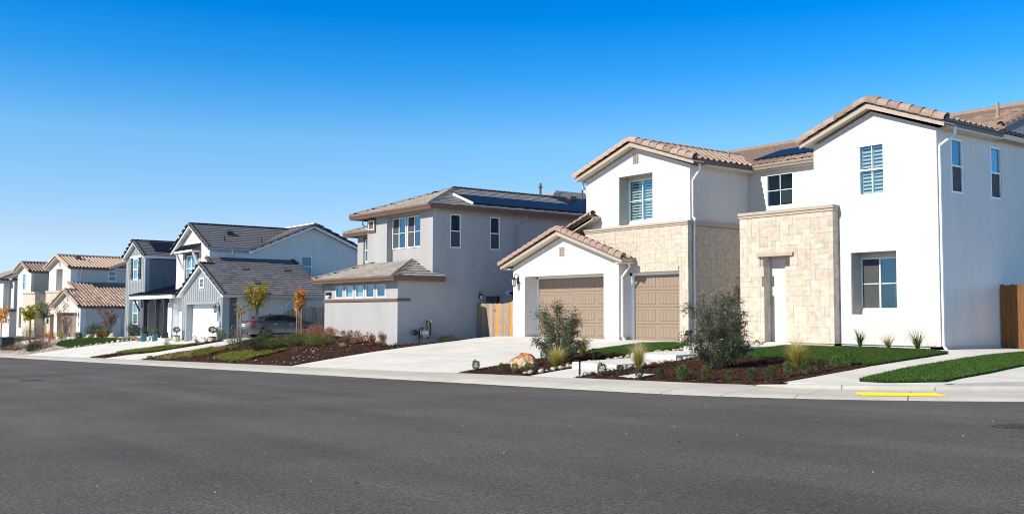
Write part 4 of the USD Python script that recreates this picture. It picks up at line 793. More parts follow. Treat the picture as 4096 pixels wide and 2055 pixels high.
caps(Rc, T2, (-35.48, 22.3, 5.98), (-39.2, 26.02, 7.27), **CF); caps(Rc, T2, (-42.92, 22.3, 5.98), (-39.2, 26.02, 7.27), **CF)
caps(Rd, T2, (-39.2, 26.02, 7.28), (-39.2, 32.3, 7.28), **CF); caps(Rd, T2, (-39.25, 32.3, 7.28), (-40.75, 33.75, 7.82), **CF); caps(Rd, T2, (-40.8, 33.8, 7.84), (-40.8, 36.3, 7.84), **CF)
caps(Rf, T2, (-48.75, 24.95, 5.62), (-45.3, 28.35, 6.85), **CF)
BG = dict(h=.20, w=.13)
gutter(H2, (-43.45, 20.62, 2.76), (-35.50, 20.62, 2.76), (0, -1, 0), 'brown_trim', **BG); gutter(H2, (-35.60, 20.56, 2.758), (-35.60, 23.12, 2.758), (1, 0, 0), 'brown_trim', **BG)
gutter(H2, (-42.95, 22.37, 5.94), (-35.45, 22.37, 5.94), (0, -1, 0), 'brown_trim', **BG); gutter(H2, (-35.55, 22.31, 5.938), (-35.55, 36.2, 5.938), (1, 0, 0), 'brown_trim', **BG)
gutter(H2, (-48.8, 25.02, 5.58), (-43.0, 25.02, 5.58), (0, -1, 0), 'brown_trim', **BG); gutter(H2, (-48.72, 24.96, 5.578), (-48.72, 34, 5.578), (-1, 0, 0), 'brown_trim', **BG); gutter(H2, (-42.85, 22.31, 5.938), (-42.85, 34, 5.938), (-1, 0, 0), 'brown_trim', **BG)
for bx in ((-42.9, -36.0, 20.7, 21.0, 2.60, 2.63), (-35.98, -35.62, 20.7, 23.1, 2.602, 2.632), (-42.8, -36.0, 22.4, 22.75, 5.78, 5.81), (-35.98, -35.58, 22.45, 36, 5.782, 5.812), (-48.6, -42, 25.1, 25.4, 5.42, 5.45), (-43.35, -42.95, 20.7, 25.0, 2.602, 2.632)): obj('eaves_soffit', MB().box(*bx), 'stucco_grey', H2)
downspout(H2, 'R', -35.98, 27.35, 5.76, 2.0, reach=.42, top_a=27.6, mat='stucco_grey'); downspout(H2, 'L', -41.94, 22.85, 5.76, 3.4, reach=.7, mat='white_trim'); downspout(H2, 'L', -42.95, 21.1, 2.6, -.2, reach=.35, mat='stucco_grey')
esr = A([-1, 0, kk]) / L1; enr = A([kk, 0, 1]) / L1
solar(H2, A([-35.72, 24.75, 6.025]), A([0, 1., 0]), esr, enr, 7, 1, 1.02, 1.70); solar(H2, A([-35.72, 31.98, 6.025]), A([0, 1., 0]), esr, enr, 3, 2, 1.02, 1.62)
m = MB(); m.hexa([A([-35.72, 24.66, 6.03]) + esr * s + A([0, 1., 0]) * y + enr * n for y in (0, .05) for s in (0, 1.72) for n in (.05, .15)]); obj('panel_trim', m, 'white_trim', H2)
roof_pipe(H2, (-39.1, 31.3, 7.25), .42, .06, 'brown_trim', cap=True); roof_pipe(H2, (-39.0, 34.1, 7.2), .6, .045, 'brown_trim')
m = MB(); m.box(-38.9, -38.55, 32.9, 33.3, 7.0, 7.35); obj('roof_vent', m, 'brown_trim', H2)
T2.flush()
gm = thing('gas_meter', 'grey gas meter with regulator and pipes at the side wall of the grey house', 'gas meter', (-35.7, 22.1, -.25))
m = MB(); m.lathe([(0, 0), (.13, .02), (.14, .16), (.14, .30), (.10, .34), (0, .35)], (-35.72, 22.20, .10), 14); m.box(-35.84, -35.58, 22.05, 22.36, .16, .42); obj('meter_body', m, 'grey_metal', gm, smooth=40)
m = MB(); m.box(-35.60, -35.57, 22.11, 22.30, .28, .40); obj('dial', m, 'white_plate', gm)
m = MB(); m.tube([(-35.75, 21.62, .36), (-35.75, 21.78, .36)], .12, 14); m.tube([(-35.75, 21.78, .36), (-35.75, 21.95, .36)], .04, 8); obj('regulator', m, 'dark_plastic', gm, smooth=40)
m = MB(); m.tube([(-35.75, 21.95, -.4), (-35.75, 21.95, .52), (-35.75, 22.12, .55), (-35.75, 22.12, .45)], .028, 8); m.tube([(-35.75, 22.32, .44), (-35.75, 22.32, .84), (-35.75, 22.50, .86), (-35.75, 22.52, .3), (-35.95, 22.52, .1)], .034, 8); obj('pipe', m, 'dark_plastic', gm, smooth=40)
m = MB(); m.box(-35.72, -35.66, 22.49, 22.56, .80, .88); obj('valve_tag', m, 'yellow_tag', gm)

# ------------------------------------------------------------------ house 3: white and grey farmhouse with dark slate-look tiles
H3 = thing('two_storey_house', 'white and grey board-and-batten farmhouse with dark slate-grey roofs and black porch posts', 'house', (-68, 26, -.75))
T3 = Tiles(300); SP = 'stucco_pale'
def battens(parent, face, plane, a0, a1, step, z0, ztop, mat, skip=(), off=.2):
    a = a0 + off
    while a < a1 - .03:
        zt = ztop(a) if callable(ztop) else ztop; segs = [(z0, zt)]
        for h in skip:
            if h[0] - .02 < a < h[1] + .02: segs = [q for s0, s1 in segs for q in ((s0, min(s1, h[2])), (max(s0, h[3]), s1)) if q[1] - q[0] > .05]
        for s0, s1 in segs: obj('batten', fbox(MB(), face, plane, a - .03, a + .03, s0, s1, 0, .028), mat, parent)
        a += step
# garage gable
dr = (-65.90, -60.15, -1, 1.71)
W_ = wall(H3, 'F', 22.0, [(-66.9, -.70), (-59.2, -.70), (-59.2, 2.25), (-62.95, 4.02), (-66.9, 2.16)], 'grey_siding', [dr, (-63.44, -62.58, 2.73, 3.44)], t=.42)
battens(W_, 'F', 22.0, -66.9, -59.2, .40, -.70, lambda a: 4.0 - abs(a + 62.95) * .47, 'grey_siding', [(dr[0] - .16, dr[1] + .16, -2, 1.87), (-63.55, -62.47, 2.6, 3.55)])
for q in ((-66.05, -65.90, -.7, 1.85), (-60.15, -60.0, -.7, 1.85), (-65.90, -60.15, 1.71, 1.85), (-66.88, -66.72, -.7, 2.1), (-59.36, -59.2, -.7, 2.1)): obj('trim_board', fbox(MB(), 'F', 22.0, *q, 0, .03), 'grey_siding', W_)
sectional_door(H3, 'F', 22.40, -65.95, -60.1, -.76, 1.70, 8, 4, 'white_door', cam_label='wide white garage door under the grey gable')
window(H3, 'F', 22.0, -63.44, -62.58, 2.73, 3.44, -.02, 'fixed', 'dark', fr=.11, frame_mat='white_trim', muntin=[('v', .5, .1, .9), ('h', .5, .1, .9)])
W_ = wall(H3, 'R', -59.2, rect(22.42, 22.90, -.7, 2.2), 'slate_siding', t=.3); battens(W_, 'R', -59.2, 22.42, 22.9, .3, -.7, 2.2, 'slate_siding')
wall(H3, 'R', -59.2, rect(22.90, 36, -.7, 2.2), SP, t=.3)
m = MB(); fbox(m, 'R', -59.22, 22.02, 36, -1.4, -.705, -.3, 0); obj('foundation', m, 'foundation', H3)
obj('utility_door', fbox(MB(), 'R', -59.2, 23.69, 24.10, -.55, 1.36, 0, .05), 'stucco_beige', H3); obj('utility_door', fbox(MB(), 'R', -59.2, 24.14, 24.62, -.55, 1.13, 0, .05), 'stucco_beige', H3); obj('warning_sign', fbox(MB(), 'R', -59.2, 23.88, 24.06, .60, .95, .05, .058), 'red_sign', H3)
downspout(H3, 'R', -59.2, 26.2, 2.2, -.6, reach=.5, top_a=26.4); m = MB(); m.tube([(-59.0, 22.75, -.7), (-59.0, 22.75, .3), (-59.0, 22.62, .36), (-59.0, 22.5, .3), (-59.0, 22.5, .05)], .03, 6); m.box(-59.12, -58.9, 22.86, 23.1, -.25, .1); obj('gas_riser', m, 'grey_metal', H3)
obj('security_camera', MB().tube([(-58.75, 21.75, 2.2), (-58.7, 21.6, 2.05), (-58.66, 21.45, 2.02)], .05, 8), 'white_trim', H3)
lantern(H3, 'F', 21.97, -59.75, 1.45, 1.35); obj('wall_light', fbox(MB(), 'F', 22.0, -59.72, -59.42, .32, .62, .03, .14), 'white_trim', H3)
# second garage door beside the porch
wall(H3, 'F', 22.3, rect(-71.1, -66.9, -.72, 2.35), 'white_trim', [(-69.75, -66.92, -1, 1.76)], t=.42, label='white wall around the second garage door'); sectional_door(H3, 'F', 22.70, -69.8, -66.9, -.76, 1.76, 4, 4, 'white_door', cam_label='narrow white garage door beside the porch')
# white tower
TW = (-68.55, -66.40, 3.30, 5.18)
wall(H3, 'F', 22.8, [(-70.85, 1.5), (-64.0, 1.5), (-64.0, 5.5), (-67.4, 7.05), (-70.85, 5.5)], SP, [TW], t=.3)
for q in ((-68.85, -68.55, 3.1, 5.3), (-66.40, -66.15, 3.1, 5.3), (-68.55, -66.40, 5.18, 5.3)): obj('window_trim', fbox(MB(), 'F', 22.8, *q, 0, .05), 'slate_siding', H3)
window(H3, 'F', 22.8, -68.53, -67.50, 3.30, 5.16, .0, 'hung', 'blind', fr=.07); window(H3, 'F', 22.8, -67.46, -66.42, 3.30, 5.16, .0, 'hung', 'blind', fr=.07)
m = MB(); m.hexa([(x, y, z) for x in (-69.5, -65.7) for y, zz_ in ((22.2, 5.47), (22.79, 5.92)) for z in (zz_ - .06, zz_)]); Aw = obj('awning', m, 'standing_seam', H3)
for k_ in range(9): x = -69.5 + 3.8 * k_ / 8; obj('seam', MB().hexa(bar((x, 22.19, 5.49), (x, 22.79, 5.94), .03, .05)), 'standing_seam', Aw)
obj('fascia', MB().box(-69.5, -65.7, 22.17, 22.21, 5.33, 5.46), 'white_trim', Aw)
for x in (-69.3, -65.9):
    m = MB(); m.hexa(bar((x, 22.78, 4.25), (x, 22.3, 5.3), .12, .12, (1, 0, 0))); m.hexa(bar((x, 22.25, 5.36), (x, 22.8, 5.36), .11, .11)); obj('bracket', m, 'white_trim', Aw)
wall(H3, 'R', -64.0, [(23.1, 1.0), (40, 1.0), (40, 3.2), (36, 4.85), (30.2, 7.3), (25.6, 5.42), (23.1, 5.42)], SP, [(29.40, 30.26, 3.75, 5.19), (36.4, 37.6, 3.0, 4.2)], t=.3)
window(H3, 'R', -64.0, 29.40, 30.26, 3.75, 5.19, .03, 'hung', 'dark', fr=.05); window(H3, 'R', -64.0, 36.4, 37.6, 3.0, 4.2, .03, 'hung', 'dark', fr=.05)
wall(H3, 'L', -70.85, rect(23.1, 36, 1.5, 5.5), SP, t=.3)
# grey tower at the left
GT = (-79.72, -78.40, 3.70, 5.42)
W_ = wall(H3, 'F', 22.3, [(-81.9, -.8), (-76.6, -.8), (-76.6, 5.45), (-79.1, 6.62), (-81.9, 5.45)], 'grey_siding', [GT, (-79.55, -78.2, .20, 2.0)], t=.3)
battens(W_, 'F', 22.3, -81.9, -76.6, .42, -.8, lambda a: 6.6 - abs(a + 79.1) * .44, 'grey_siding', [(-80.5, -77.7, 3.55, 5.6), (-80.7, -76.6, -2, 2.35)])
obj('lower_panel', fbox(MB(), 'F', 22.3, -80.7, -79.57, -.8, 2.3, 0, .02), 'slate_siding', W_); obj('lower_panel', fbox(MB(), 'F', 22.3, -78.18, -76.62, -.8, 2.3, 0, .02), 'slate_siding', W_); obj('lower_panel', fbox(MB(), 'F', 22.3, -79.57, -78.18, 2.03, 2.3, 0, .02), 'slate_siding', W_); obj('lower_panel', fbox(MB(), 'F', 22.3, -79.57, -78.18, -.8, .17, 0, .02), 'slate_siding', W_)  # dark sheets paint in the shade under the porch roof
window(H3, 'F', 22.3, *GT[:2], *GT[2:], -.02, 'hung', 'shutter', fr=.10, frame_mat='white_trim'); window(H3, 'F', 22.3, -79.55, -78.2, .20, 2.0, -.02, 'hung', 'shutter', fr=.10, frame_mat='white_trim')
for x0, x1 in ((-80.42, -79.80), (-78.32, -77.75)):
    m = MB(); fbox(m, 'F', 22.3, x0, x1, 3.78, 5.42, .03, .06); fbox(m, 'F', 22.3, x0 - .04, x1 + .04, 5.0, 5.1, .05, .09); fbox(m, 'F', 22.3, x0 - .04, x1 + .04, 4.05, 4.15, .05, .09); obj('shutter', m, 'black_metal', H3)
obj('window_head', fbox(MB(), 'F', 22.3, -80.5, -77.65, 5.46, 5.62, 0, .07), 'white_trim', H3)
W_ = wall(H3, 'R', -76.6, rect(22.6, 31, -.8, 5.45), 'shaded_siding', t=.3); battens(W_, 'R', -76.6, 22.6, 31, .42, 2.4, 5.45, 'shaded_siding')  # same siding as the front, coloured darker to stand for shade
wall(H3, 'L', -81.9, rect(22.6, 31, -.8, 5.45), 'grey_siding', t=.3)
# porch
wall(H3, 'F', 24.4, rect(-76.6, -69.0, -.8, 3.2), 'stucco_beige', t=.2)
obj('porch_floor', MB().box(-77.4, -69.0, 21.5, 24.4, -1.1, -.66), 'concrete_path', H3)
m = MB(); m.hexa([(x, y, z) for x in (-77.6, -67.3) for y, zz_ in ((21.4, 2.46), (25.2, 3.42)) for z in (zz_ - .08, zz_)]); Pr = obj('porch_roof', m, 'standing_seam', H3)
for k_ in range(24): x = -77.6 + 10.3 * k_ / 23; obj('seam', MB().hexa(bar((x, 21.38, 2.48), (x, 25.2, 3.445), .03, .05)), 'standing_seam', Pr)
obj('porch_beam', MB().box(-77.6, -67.3, 21.42, 21.62, 2.14, 2.37), 'white_trim', H3)
for x in (-74.8, -71.9, -70.0):
    m = MB(); m.box(x - .13, x + .13, 21.7, 21.96, -.66, 2.13); m.box(x - .20, x + .20, 21.64, 22.02, -.66, -.25); m.box(x - .20, x + .20, 21.64, 22.02, 1.85, 2.13); obj('porch_post', m, 'black_metal', H3)
obj('porch_brace', MB().hexa(bar((-77.4, 21.75, 2.1), (-76.0, 21.75, 1.3), .09, .09)), 'black_metal', H3)
# roofs
FS = dict(style='flat', mat='slate_tile', w=.33, e=.335, deck_mat='white_trim')
q = .47; Lq = math.hypot(1, q)
G1 = slope(H3, T3, 'roof', (-58.52, 21.75, 2.30), (0, 1, 0), (-1, 0, q), Polygon([(0, 0), (7.1, 0), (7.1, 5.5 * Lq), (.82, 5.5 * Lq), (.82, 4.43 * Lq), (0, 4.43 * Lq)]), seed=1, **FS)
G2 = slope(H3, T3, 'roof', (-67.38, 21.75, 2.30), (0, 1, 0), (1, 0, q), rect(0, .9, 0, 4.43 * Lq), seed=2, **FS)
q2 = .475; L2 = math.hypot(1, q2)
G3 = slope(H3, T3, 'roof', (-63.58, 22.5, 5.53), (0, 1, 0), (-1, 0, q2), Polygon([(0, 0), (3.05, 0), (7.9, 3.82 * L2), (0, 3.82 * L2)]), seed=3, **FS); slope(H3, T3, 'roof', (-71.22, 22.5, 5.53), (0, 1, 0), (1, 0, q2), rect(0, 9, 0, 3.82 * L2), seed=4, **FS)
q3 = .43; L3 = math.hypot(1, q3)
G4 = slope(H3, T3, 'roof', (-70.0, 25.5, 5.42), (1, 0, 0), (0, 1, q3), rect(0, 6.42, 0, 4.7 * L3), seed=5, **FS); slope(H3, T3, 'roof', (-70.0, 36.4, 4.94), (1, 0, 0), (0, -1, q3), rect(0, 6.42, 0, 6.2 * L3), seed=6, **FS)
q4 = .45; L4 = math.hypot(1, q4)
G5 = slope(H3, T3, 'roof', (-76.15, 22.0, 5.50), (0, 1, 0), (-1, 0, q4), rect(0, 9, 0, 2.95 * L4), seed=7, **FS); slope(H3, T3, 'roof', (-82.05, 22.0, 5.50), (0, 1, 0), (1, 0, q4), rect(0, 9, 0, 2.95 * L4), seed=8, **FS)
CS = dict(mat='slate_ridge', style='flat', e=.30, r=.17)
for roof, y, xa, xm, xb, z0, z1 in ((G1, 21.80, -67.40, -62.95, -58.50, 2.33, 4.42), (G3, 22.56, -71.24, -67.40, -63.56, 5.56, 7.38), (G5, 22.06, -82.07, -79.10, -76.13, 5.53, 6.86)):
    for xe in (xa, xb): caps(roof, T3, (xe, y, z0), (xm, y, z1), upv=(0, -.3, 1), **CS)
    rake_board(H3, 'F', y - .07, [(xa + .02, z0 - .03), (xm, z1 - .07), (xb - .02, z0 - .03)], 'white_trim', h=.20, soffit='white_trim', back=.45)
caps(G1, T3, (-62.95, 21.78, 4.42), (-62.95, 22.6, 4.42), **CS); caps(G1, T3, (-62.98, 22.6, 4.40), (-64.0, 22.6, 4.90), upv=(0, -.3, 1), **CS); caps(G1, T3, (-58.5, 28.8, 2.34), (-64.0, 28.8, 4.92), upv=(0, .3, 1), **CS)
caps(G3, T3, (-67.4, 22.52, 7.37), (-67.4, 30.2, 7.37), **CS); caps(G4, T3, (-70, 30.2, 7.46), (-63.55, 30.2, 7.46), **CS)
caps(G4, T3, (-63.6, 25.5, 5.46), (-63.6, 30.2, 7.48), upv=(.3, 0, 1), **CS); caps(G4, T3, (-63.6, 36.4, 4.98), (-63.6, 30.2, 7.48), upv=(.3, 0, 1), **CS); caps(G5, T3, (-79.1, 22.02, 6.85), (-79.1, 31, 6.85), **CS)
rake_board(H3, 'R', -63.62, [(25.4, 5.36), (30.2, 7.42), (36.4, 4.90)], 'white_trim', h=.18, soffit='white_trim', back=.35)
gutter(H3, (-58.60, 21.75, 2.30), (-58.60, 28.85, 2.30), (1, 0, 0), 'stucco_beige', h=.19, w=.12); gutter(H3, (-63.66, 22.5, 5.53), (-63.66, 25.5, 5.53), (1, 0, 0), 'grey_siding', h=.19, w=.12); gutter(H3, (-76.23, 22.0, 5.5), (-76.23, 31, 5.5), (1, 0, 0), 'white_trim', h=.17, w=.12)
downspout(H3, 'R', -64.0, 24.2, 5.4, 4.95, reach=.4)
solar(H3, A([-76.15, 23.1, 5.50]) + A([-1, 0, q4]) / L4 * .85, A([0, 1., 0]), A([-1, 0, q4]) / L4, A([q4, 0, 1]) / L4, 5, 1, 1.05, 1.9)
for yy, xx in ((24.5, -62.2), (27.5, -62.2), (24.6, -60.1)):      # low-profile tile vents
    zz_ = 2.30 + q * (-58.52 - xx); obj('roof_vent', MB().hexa([(x, y, z + (-58.52 - x) * q - (-58.52 - xx) * q) for x in (xx - .22, xx + .22) for y in (yy - .25, yy + .25) for z in (zz_ + .03, zz_ + .13)]), 'slate_ridge', H3)
roof_pipe(H3, (-64.6, 24.0, 6.0), .4, .05, 'dark_plastic'); roof_pipe(H3, (-64.4, 26.6, 5.95), .5, .04, 'dark_plastic'); m = MB(); m.box(-65.95, -65.55, 24.6, 25.0, 6.4, 6.85); obj('roof_vent', m, 'dark_plastic', H3)
T3.flush()

# ------------------------------------------------------------------ house 4: clay tile house further down, turned a little with the street
H4 = thing('two_storey_house', 'distant cream house with clay barrel tile roofs, stone-faced bays and a tan garage door', 'house', (-99.6, 23, -1.31), rotz=8.0, local=True)
c8, s8 = math.cos(math.radians(8)), math.sin(math.radians(8)); dcm = CAM - A([-99.6, 23, -1.31]); CAM4 = A([dcm[0] * c8 + dcm[1] * s8, -dcm[0] * s8 + dcm[1] * c8, dcm[2]])
T4 = Tiles(260); S4 = []
wall(H4, 'F', 0, [(-6.84, 0), (0, 0), (0, 2.95), (-3.42, 4.42), (-6.84, 2.95)], SP, [(-5.98, -1.02, -1, 2.40)], t=.5); sectional_door(H4, 'F', .42, -6.0, -1.0, 0, 2.4, 4, 4, 'tan_door')
wall(H4, 'R', 0, rect(.502, 14, -.2, 2.95), 'stucco_beige', t=.3); wall(H4, 'L', -6.84, rect(.502, 6, -.2, 3), SP, t=.3); decor_vent(H4, 0, -3.55, -3.2, 3.55, 3.95)
obj('foundation', MB().box(-6.8, -.02, .05, 14, -1, -.003), 'foundation', H4); obj('utility_door', fbox(MB(), 'R', 0, 3.1, 3.9, .1, 2.0, 0, .05), 'stucco_pale', H4)
lantern(H4, 'F', 0, -.48, 2.25, 1.3); obj('wall_light', fbox(MB(), 'F', 0, -.6, -.36, 1.25, 1.5, 0, .12), 'white_trim', H4)
wall(H4, 'F', 1.0, [(-11.38, 2.5), (-5.42, 2.5), (-5.42, 6.95), (-8.4, 8.15), (-11.38, 6.95)], SP, [(-9.31, -7.62, 4.69, 6.9)], t=.75); wall(H4, 'F', 1.75, rect(-9.6, -7.4, 4.4, 7.0), 'stucco_beige', t=.1); window(H4, 'F', 1.75, -8.1, -7.66, 4.8, 6.7, -.02, 'fixed', 'blind')
wall(H4, 'R', -5.42, [(1.752, 2.5), (16, 2.5), (16, 7.0), (9.6, 8.6), (5.1, 6.98), (1.752, 6.98)], 'stucco_beige', [(4.83, 5.62, 5.67, 6.74)], t=.3); window(H4, 'R', -5.42, 4.83, 5.62, 5.67, 6.74, .02, 'hung', 'dark', fr=.06); wall(H4, 'L', -11.38, rect(1.8, 8, 2, 6.95), SP, t=.3); decor_vent(H4, 1.0, -8.6, -8.2, 7.2, 7.65)
wall(H4, 'F', .55, rect(-10.75, -6.86, -.2, 4.45), 'grout', [(-9.4, -7.0, -1, 2.2)], t=.3)
StB = obj('stone_cladding', MB().box(-10.7, -10.6, .7, .8, .1, .2), 'grout', H4)
def ash4(*a, **k):
    n0 = len(S4); ashlar(*a, store=S4, **k)
    for t_ in range(n0, len(S4)): v, f, d, p_, mt = S4[t_]; S4[t_] = (v, f, np.linalg.norm(v.mean(0) - CAM4), p_, mt)
ash4(StB, 'F', .55, -10.75, -6.86, .1, 4.45, [(-9.4, -7.0, -1, 2.2)], rg, cell=.24); obj('cap_moulding', MB().box(-10.8, -6.8, .45, 1.0, 4.45, 4.65), 'stucco_beige', H4); sectional_door(H4, 'F', .85, -9.4, -7.0, 0, 2.2, 2, 4, 'tan_door')
wall(H4, 'R', -10.75, rect(.86, 4, -.2, 4.4), 'grout', t=.2)
wall(H4, 'F', 2.0, [(-23.96, -.3), (-19.60, -.3), (-19.60, 6.95), (-21.8, 7.95), (-23.96, 6.95)], SP, [(-22.25, -21.3, 4.95, 6.8)], t=.3); window(H4, 'F', 2.0, -22.25, -21.3, 4.95, 6.8, .02, 'hung', 'blind', fr=.06)
obj('slot_window', fbox(MB(), 'F', 2.0, -23.1, -22.5, .7, 3.0, 0, .05), 'brown_trim', H4); wall(H4, 'R', -19.60, rect(2.31, 12, 2, 6.95), 'stucco_beige', t=.3); wall(H4, 'L', -23.96, rect(2.31, 12, -.3, 6.95), SP, t=.3)
wall(H4, 'F', 1.55, rect(-20.6, -16.85, -.3, 4.45), 'grout', t=.3); wall(H4, 'R', -16.85, rect(1.852, 7, -.3, 4.45), 'grout', t=.3); ash4(StB, 'F', 1.55, -20.6, -16.85, -.2, 4.45, [], rg, cell=.24); ash4(StB, 'R', -16.85, 1.56, 7.0, -.2, 4.45, [], rg, cell=.24)
obj('cap_moulding', MB().box(-20.7, -16.75, 1.42, 2.0, 4.45, 4.68), 'stucco_beige', H4); obj('cap_moulding', MB().box(-16.95, -16.72, 2.003, 7, 4.45, 4.66), 'taupe_gutter', H4)
wall(H4, 'F', 6.9, rect(-19.5, -10.7, -.3, 6.9), SP, t=.2)
BT = dict(style='barrel', mat='clay_tile_red', w=.34, e=.40, cam=CAM4)
a1 = .42; n1 = math.hypot(1, a1)
K1 = slope(H4, T4, 'roof', (.33, -.32, 3.03), (0, 1, 0), (-1, 0, a1), Polygon([(0, 0), (9, 0), (9, 5.75 * n1), (1.1, 5.75 * n1), (1.1, 3.75 * n1), (0, 3.75 * n1)]), seed=1, **BT); K2 = slope(H4, T4, 'roof', (-7.17, -.32, 3.03), (0, 1, 0), (1, 0, a1), rect(0, .9, 0, 3.75 * n1), seed=2, **BT)
K3 = slope(H4, T4, 'roof', (-5.05, .65, 7.02), (0, 1, 0), (-1, 0, .37), rect(0, 8, 0, 3.36 * 1.066), seed=3, **BT); slope(H4, T4, 'roof', (-11.75, .65, 7.02), (0, 1, 0), (1, 0, .37), rect(0, 8, 0, 3.36 * 1.066), seed=4, **BT)
K4 = slope(H4, T4, 'roof', (-12, 4.7, 7.0), (1, 0, 0), (0, 1, .37), rect(0, 7.0, 0, 5 * 1.066), seed=5, **BT); slope(H4, T4, 'roof', (-25, 14.7, 7.0), (1, 0, 0), (0, -1, .37), rect(0, 20, 0, 5 * 1.066), seed=6, **BT)
K5 = slope(H4, T4, 'roof', (-19.25, 1.65, 7.02), (0, 1, 0), (-1, 0, .40), rect(0, 9, 0, 2.55 * 1.077), seed=7, **BT); slope(H4, T4, 'roof', (-24.35, 1.65, 7.02), (0, 1, 0), (1, 0, .40), rect(0, 9, 0, 2.55 * 1.077), seed=8, **BT)
slope(H4, T4, 'roof', (-20, 5.6, 7.0), (1, 0, 0), (0, 1, .37), rect(0, 8, 0, 4.3 * 1.066), seed=9, **BT)
CB = dict(mat='clay_tile_red', r=.16, e=.40, cam=CAM4)
for roof, y, xa, xm, xb, z0, z1 in ((K1, -.32, -7.2, -3.42, .36, 3.04, 4.64), (K3, .65, -11.78, -8.4, -5.02, 7.03, 8.28), (K5, 1.65, -24.38, -21.8, -19.22, 7.03, 8.06)):
    for xe in (xa, xb): caps(roof, T4, (xe, y, z0), (xm, y, z1), upv=(0, -.35, 1), **CB)
    rake_board(H4, 'F', y - .06, [(xa, z0 - .03), (xm, z1 - .07), (xb, z0 - .03)], 'beige_trim', h=.17, soffit='soffit', back=.6)
    caps(roof, T4, (xm, y, z1), (xm, y + (1.0 if roof is K1 else 7.5), z1), **CB)
caps(K1, T4, (-3.5, .75, 4.66), (-5.3, .75, 5.42), upv=(0, -.35, 1), **CB); caps(K4, T4, (-12, 9.7, 8.88), (-5.05, 9.7, 8.88), **CB); caps(K4, T4, (-5.03, 4.8, 7.05), (-5.03, 9.7, 8.88), upv=(.3, 0, 1), **CB)
rake_board(H4, 'R', -5.06, [(4.8, 6.95), (9.7, 8.78)], 'brown_trim', h=.2, soffit='soffit', back=.3)
gutter(H4, (.25, -.32, 3.05), (.25, 8.7, 3.05), (1, 0, 0), 'dark_gutter', h=.2, w=.13); gutter(H4, (-5.13, .65, 7.03), (-5.13, 4.9, 7.03), (1, 0, 0), 'dark_gutter', h=.2, w=.13); gutter(H4, (-19.33, 1.65, 7.03), (-19.33, 6, 7.03), (1, 0, 0), 'dark_gutter', h=.2, w=.13)
downspout(H4, 'R', -5.42, 1.9, 6.85, 5.0, reach=.35); roof_pipe(H4, (-6.5, 3.2, 7.5), .4, .05, 'brown_trim'); obj('roof_vent', MB().box(-7.8, -7.3, 2.2, 2.7, 7.9, 8.3), 'brown_trim', H4)
flush_stones(S4, 200); T4.flush()

# ------------------------------------------------------------------ house 5: the last one at the left edge
H5 = thing('two_storey_house', 'farthest white house at the left edge with hipped grey flat-tile roofs', 'house', (-99.6, 23, -1.31), rotz=8.0, local=True)
T5 = Tiles(120)
wall(H5, 'F', 3.0, rect(-40, -32.0, -.6, 6.3), SP, t=.3); wall(H5, 'R', -32.0, rect(3.302, 12, -.6, 6.3), SP, t=.3); wall(H5, 'F', 3.8, rect(-31.98, -30.7, -.6, 6.3), SP, t=.3); wall(H5, 'R', -30.7, rect(4.102, 12, -.6, 6.3), SP, t=.3); wall(H5, 'B', 12, rect(-40, -30.7, -.6, 6.3), SP, t=.3)
wall(H5, 'F', 2.0, rect(-31.5, -26.4, -.6, 2.5), SP, [(-30.6, -27.3, -1, 1.8)], t=.3); wall(H5, 'R', -26.4, [(2.302, -.6), (9, -.6), (9, 3.2), (2.302, 2.5)], SP, t=.3); sectional_door(H5, 'F', 2.25, -30.6, -27.3, -.6, 1.8, 4, 4, 'white_door'); lantern(H5, 'F', 2.0, -26.8, 1.5, 1.2)
m = MB(); m.hexa([(x, y, z) for x in (-32, -26.0) for y, z_ in ((1.7, 2.5), (9.2, 3.35)) for z in (z_, z_ + .16)]); obj('lower_roof', m, 'slate_ridge', H5)
FB = dict(style='flat', mat='taupe_tile', w=.34, e=.36, cam=CAM4)
slope(H5, T5, 'roof', (-40.5, 2.5, 6.48), (1, 0, 0), (0, 1, .35), Polygon([(0, 0), (8.95, 0), (5.2, 3.9), (0, 3.9)]), seed=1, **FB); slope(H5, T5, 'roof', (-31.55, 2.5, 6.48), (0, 1, 0), (-1, 0, .35), Polygon([(0, 0), (9, 0), (9, 3.9), (3.7, 3.9)]), seed=2, **FB); K6 = slope(H5, T5, 'roof', (-30.2, 3.4, 6.48), (0, 1, 0), (-1, 0, .35), Polygon([(0, 0), (9, 0), (9, 3.9), (3.7, 3.9)]), seed=3, **FB); slope(H5, T5, 'roof', (-36, 3.4, 6.48), (1, 0, 0), (0, 1, .35), Polygon([(0, 0), (5.8, 0), (2.1, 3.9), (0, 3.9)]), seed=4, **FB)
caps(K6, T5, (-31.55, 2.5, 6.52), (-35.2, 6.2, 7.8), mat='taupe_ridge', style='flat', e=.3, r=.16, cam=CAM4); caps(K6, T5, (-30.2, 3.4, 6.52), (-33.9, 7.1, 7.8), mat='taupe_ridge', style='flat', e=.3, r=.16, cam=CAM4)
gutter(H5, (-40.5, 2.58, 6.48), (-31.5, 2.58, 6.48), (0, -1, 0), 'dark_gutter', h=.2); gutter(H5, (-31.63, 2.5, 6.478), (-31.63, 8, 6.478), (1, 0, 0), 'dark_gutter', h=.2); gutter(H5, (-30.28, 3.4, 6.478), (-30.28, 9, 6.478), (1, 0, 0), 'dark_gutter', h=.2)
downspout(H5, 'R', -32.0, 3.5, 6.3, 0, reach=.35); downspout(H5, 'R', -30.7, 4.3, 6.3, 2.6, reach=.35); T5.flush()

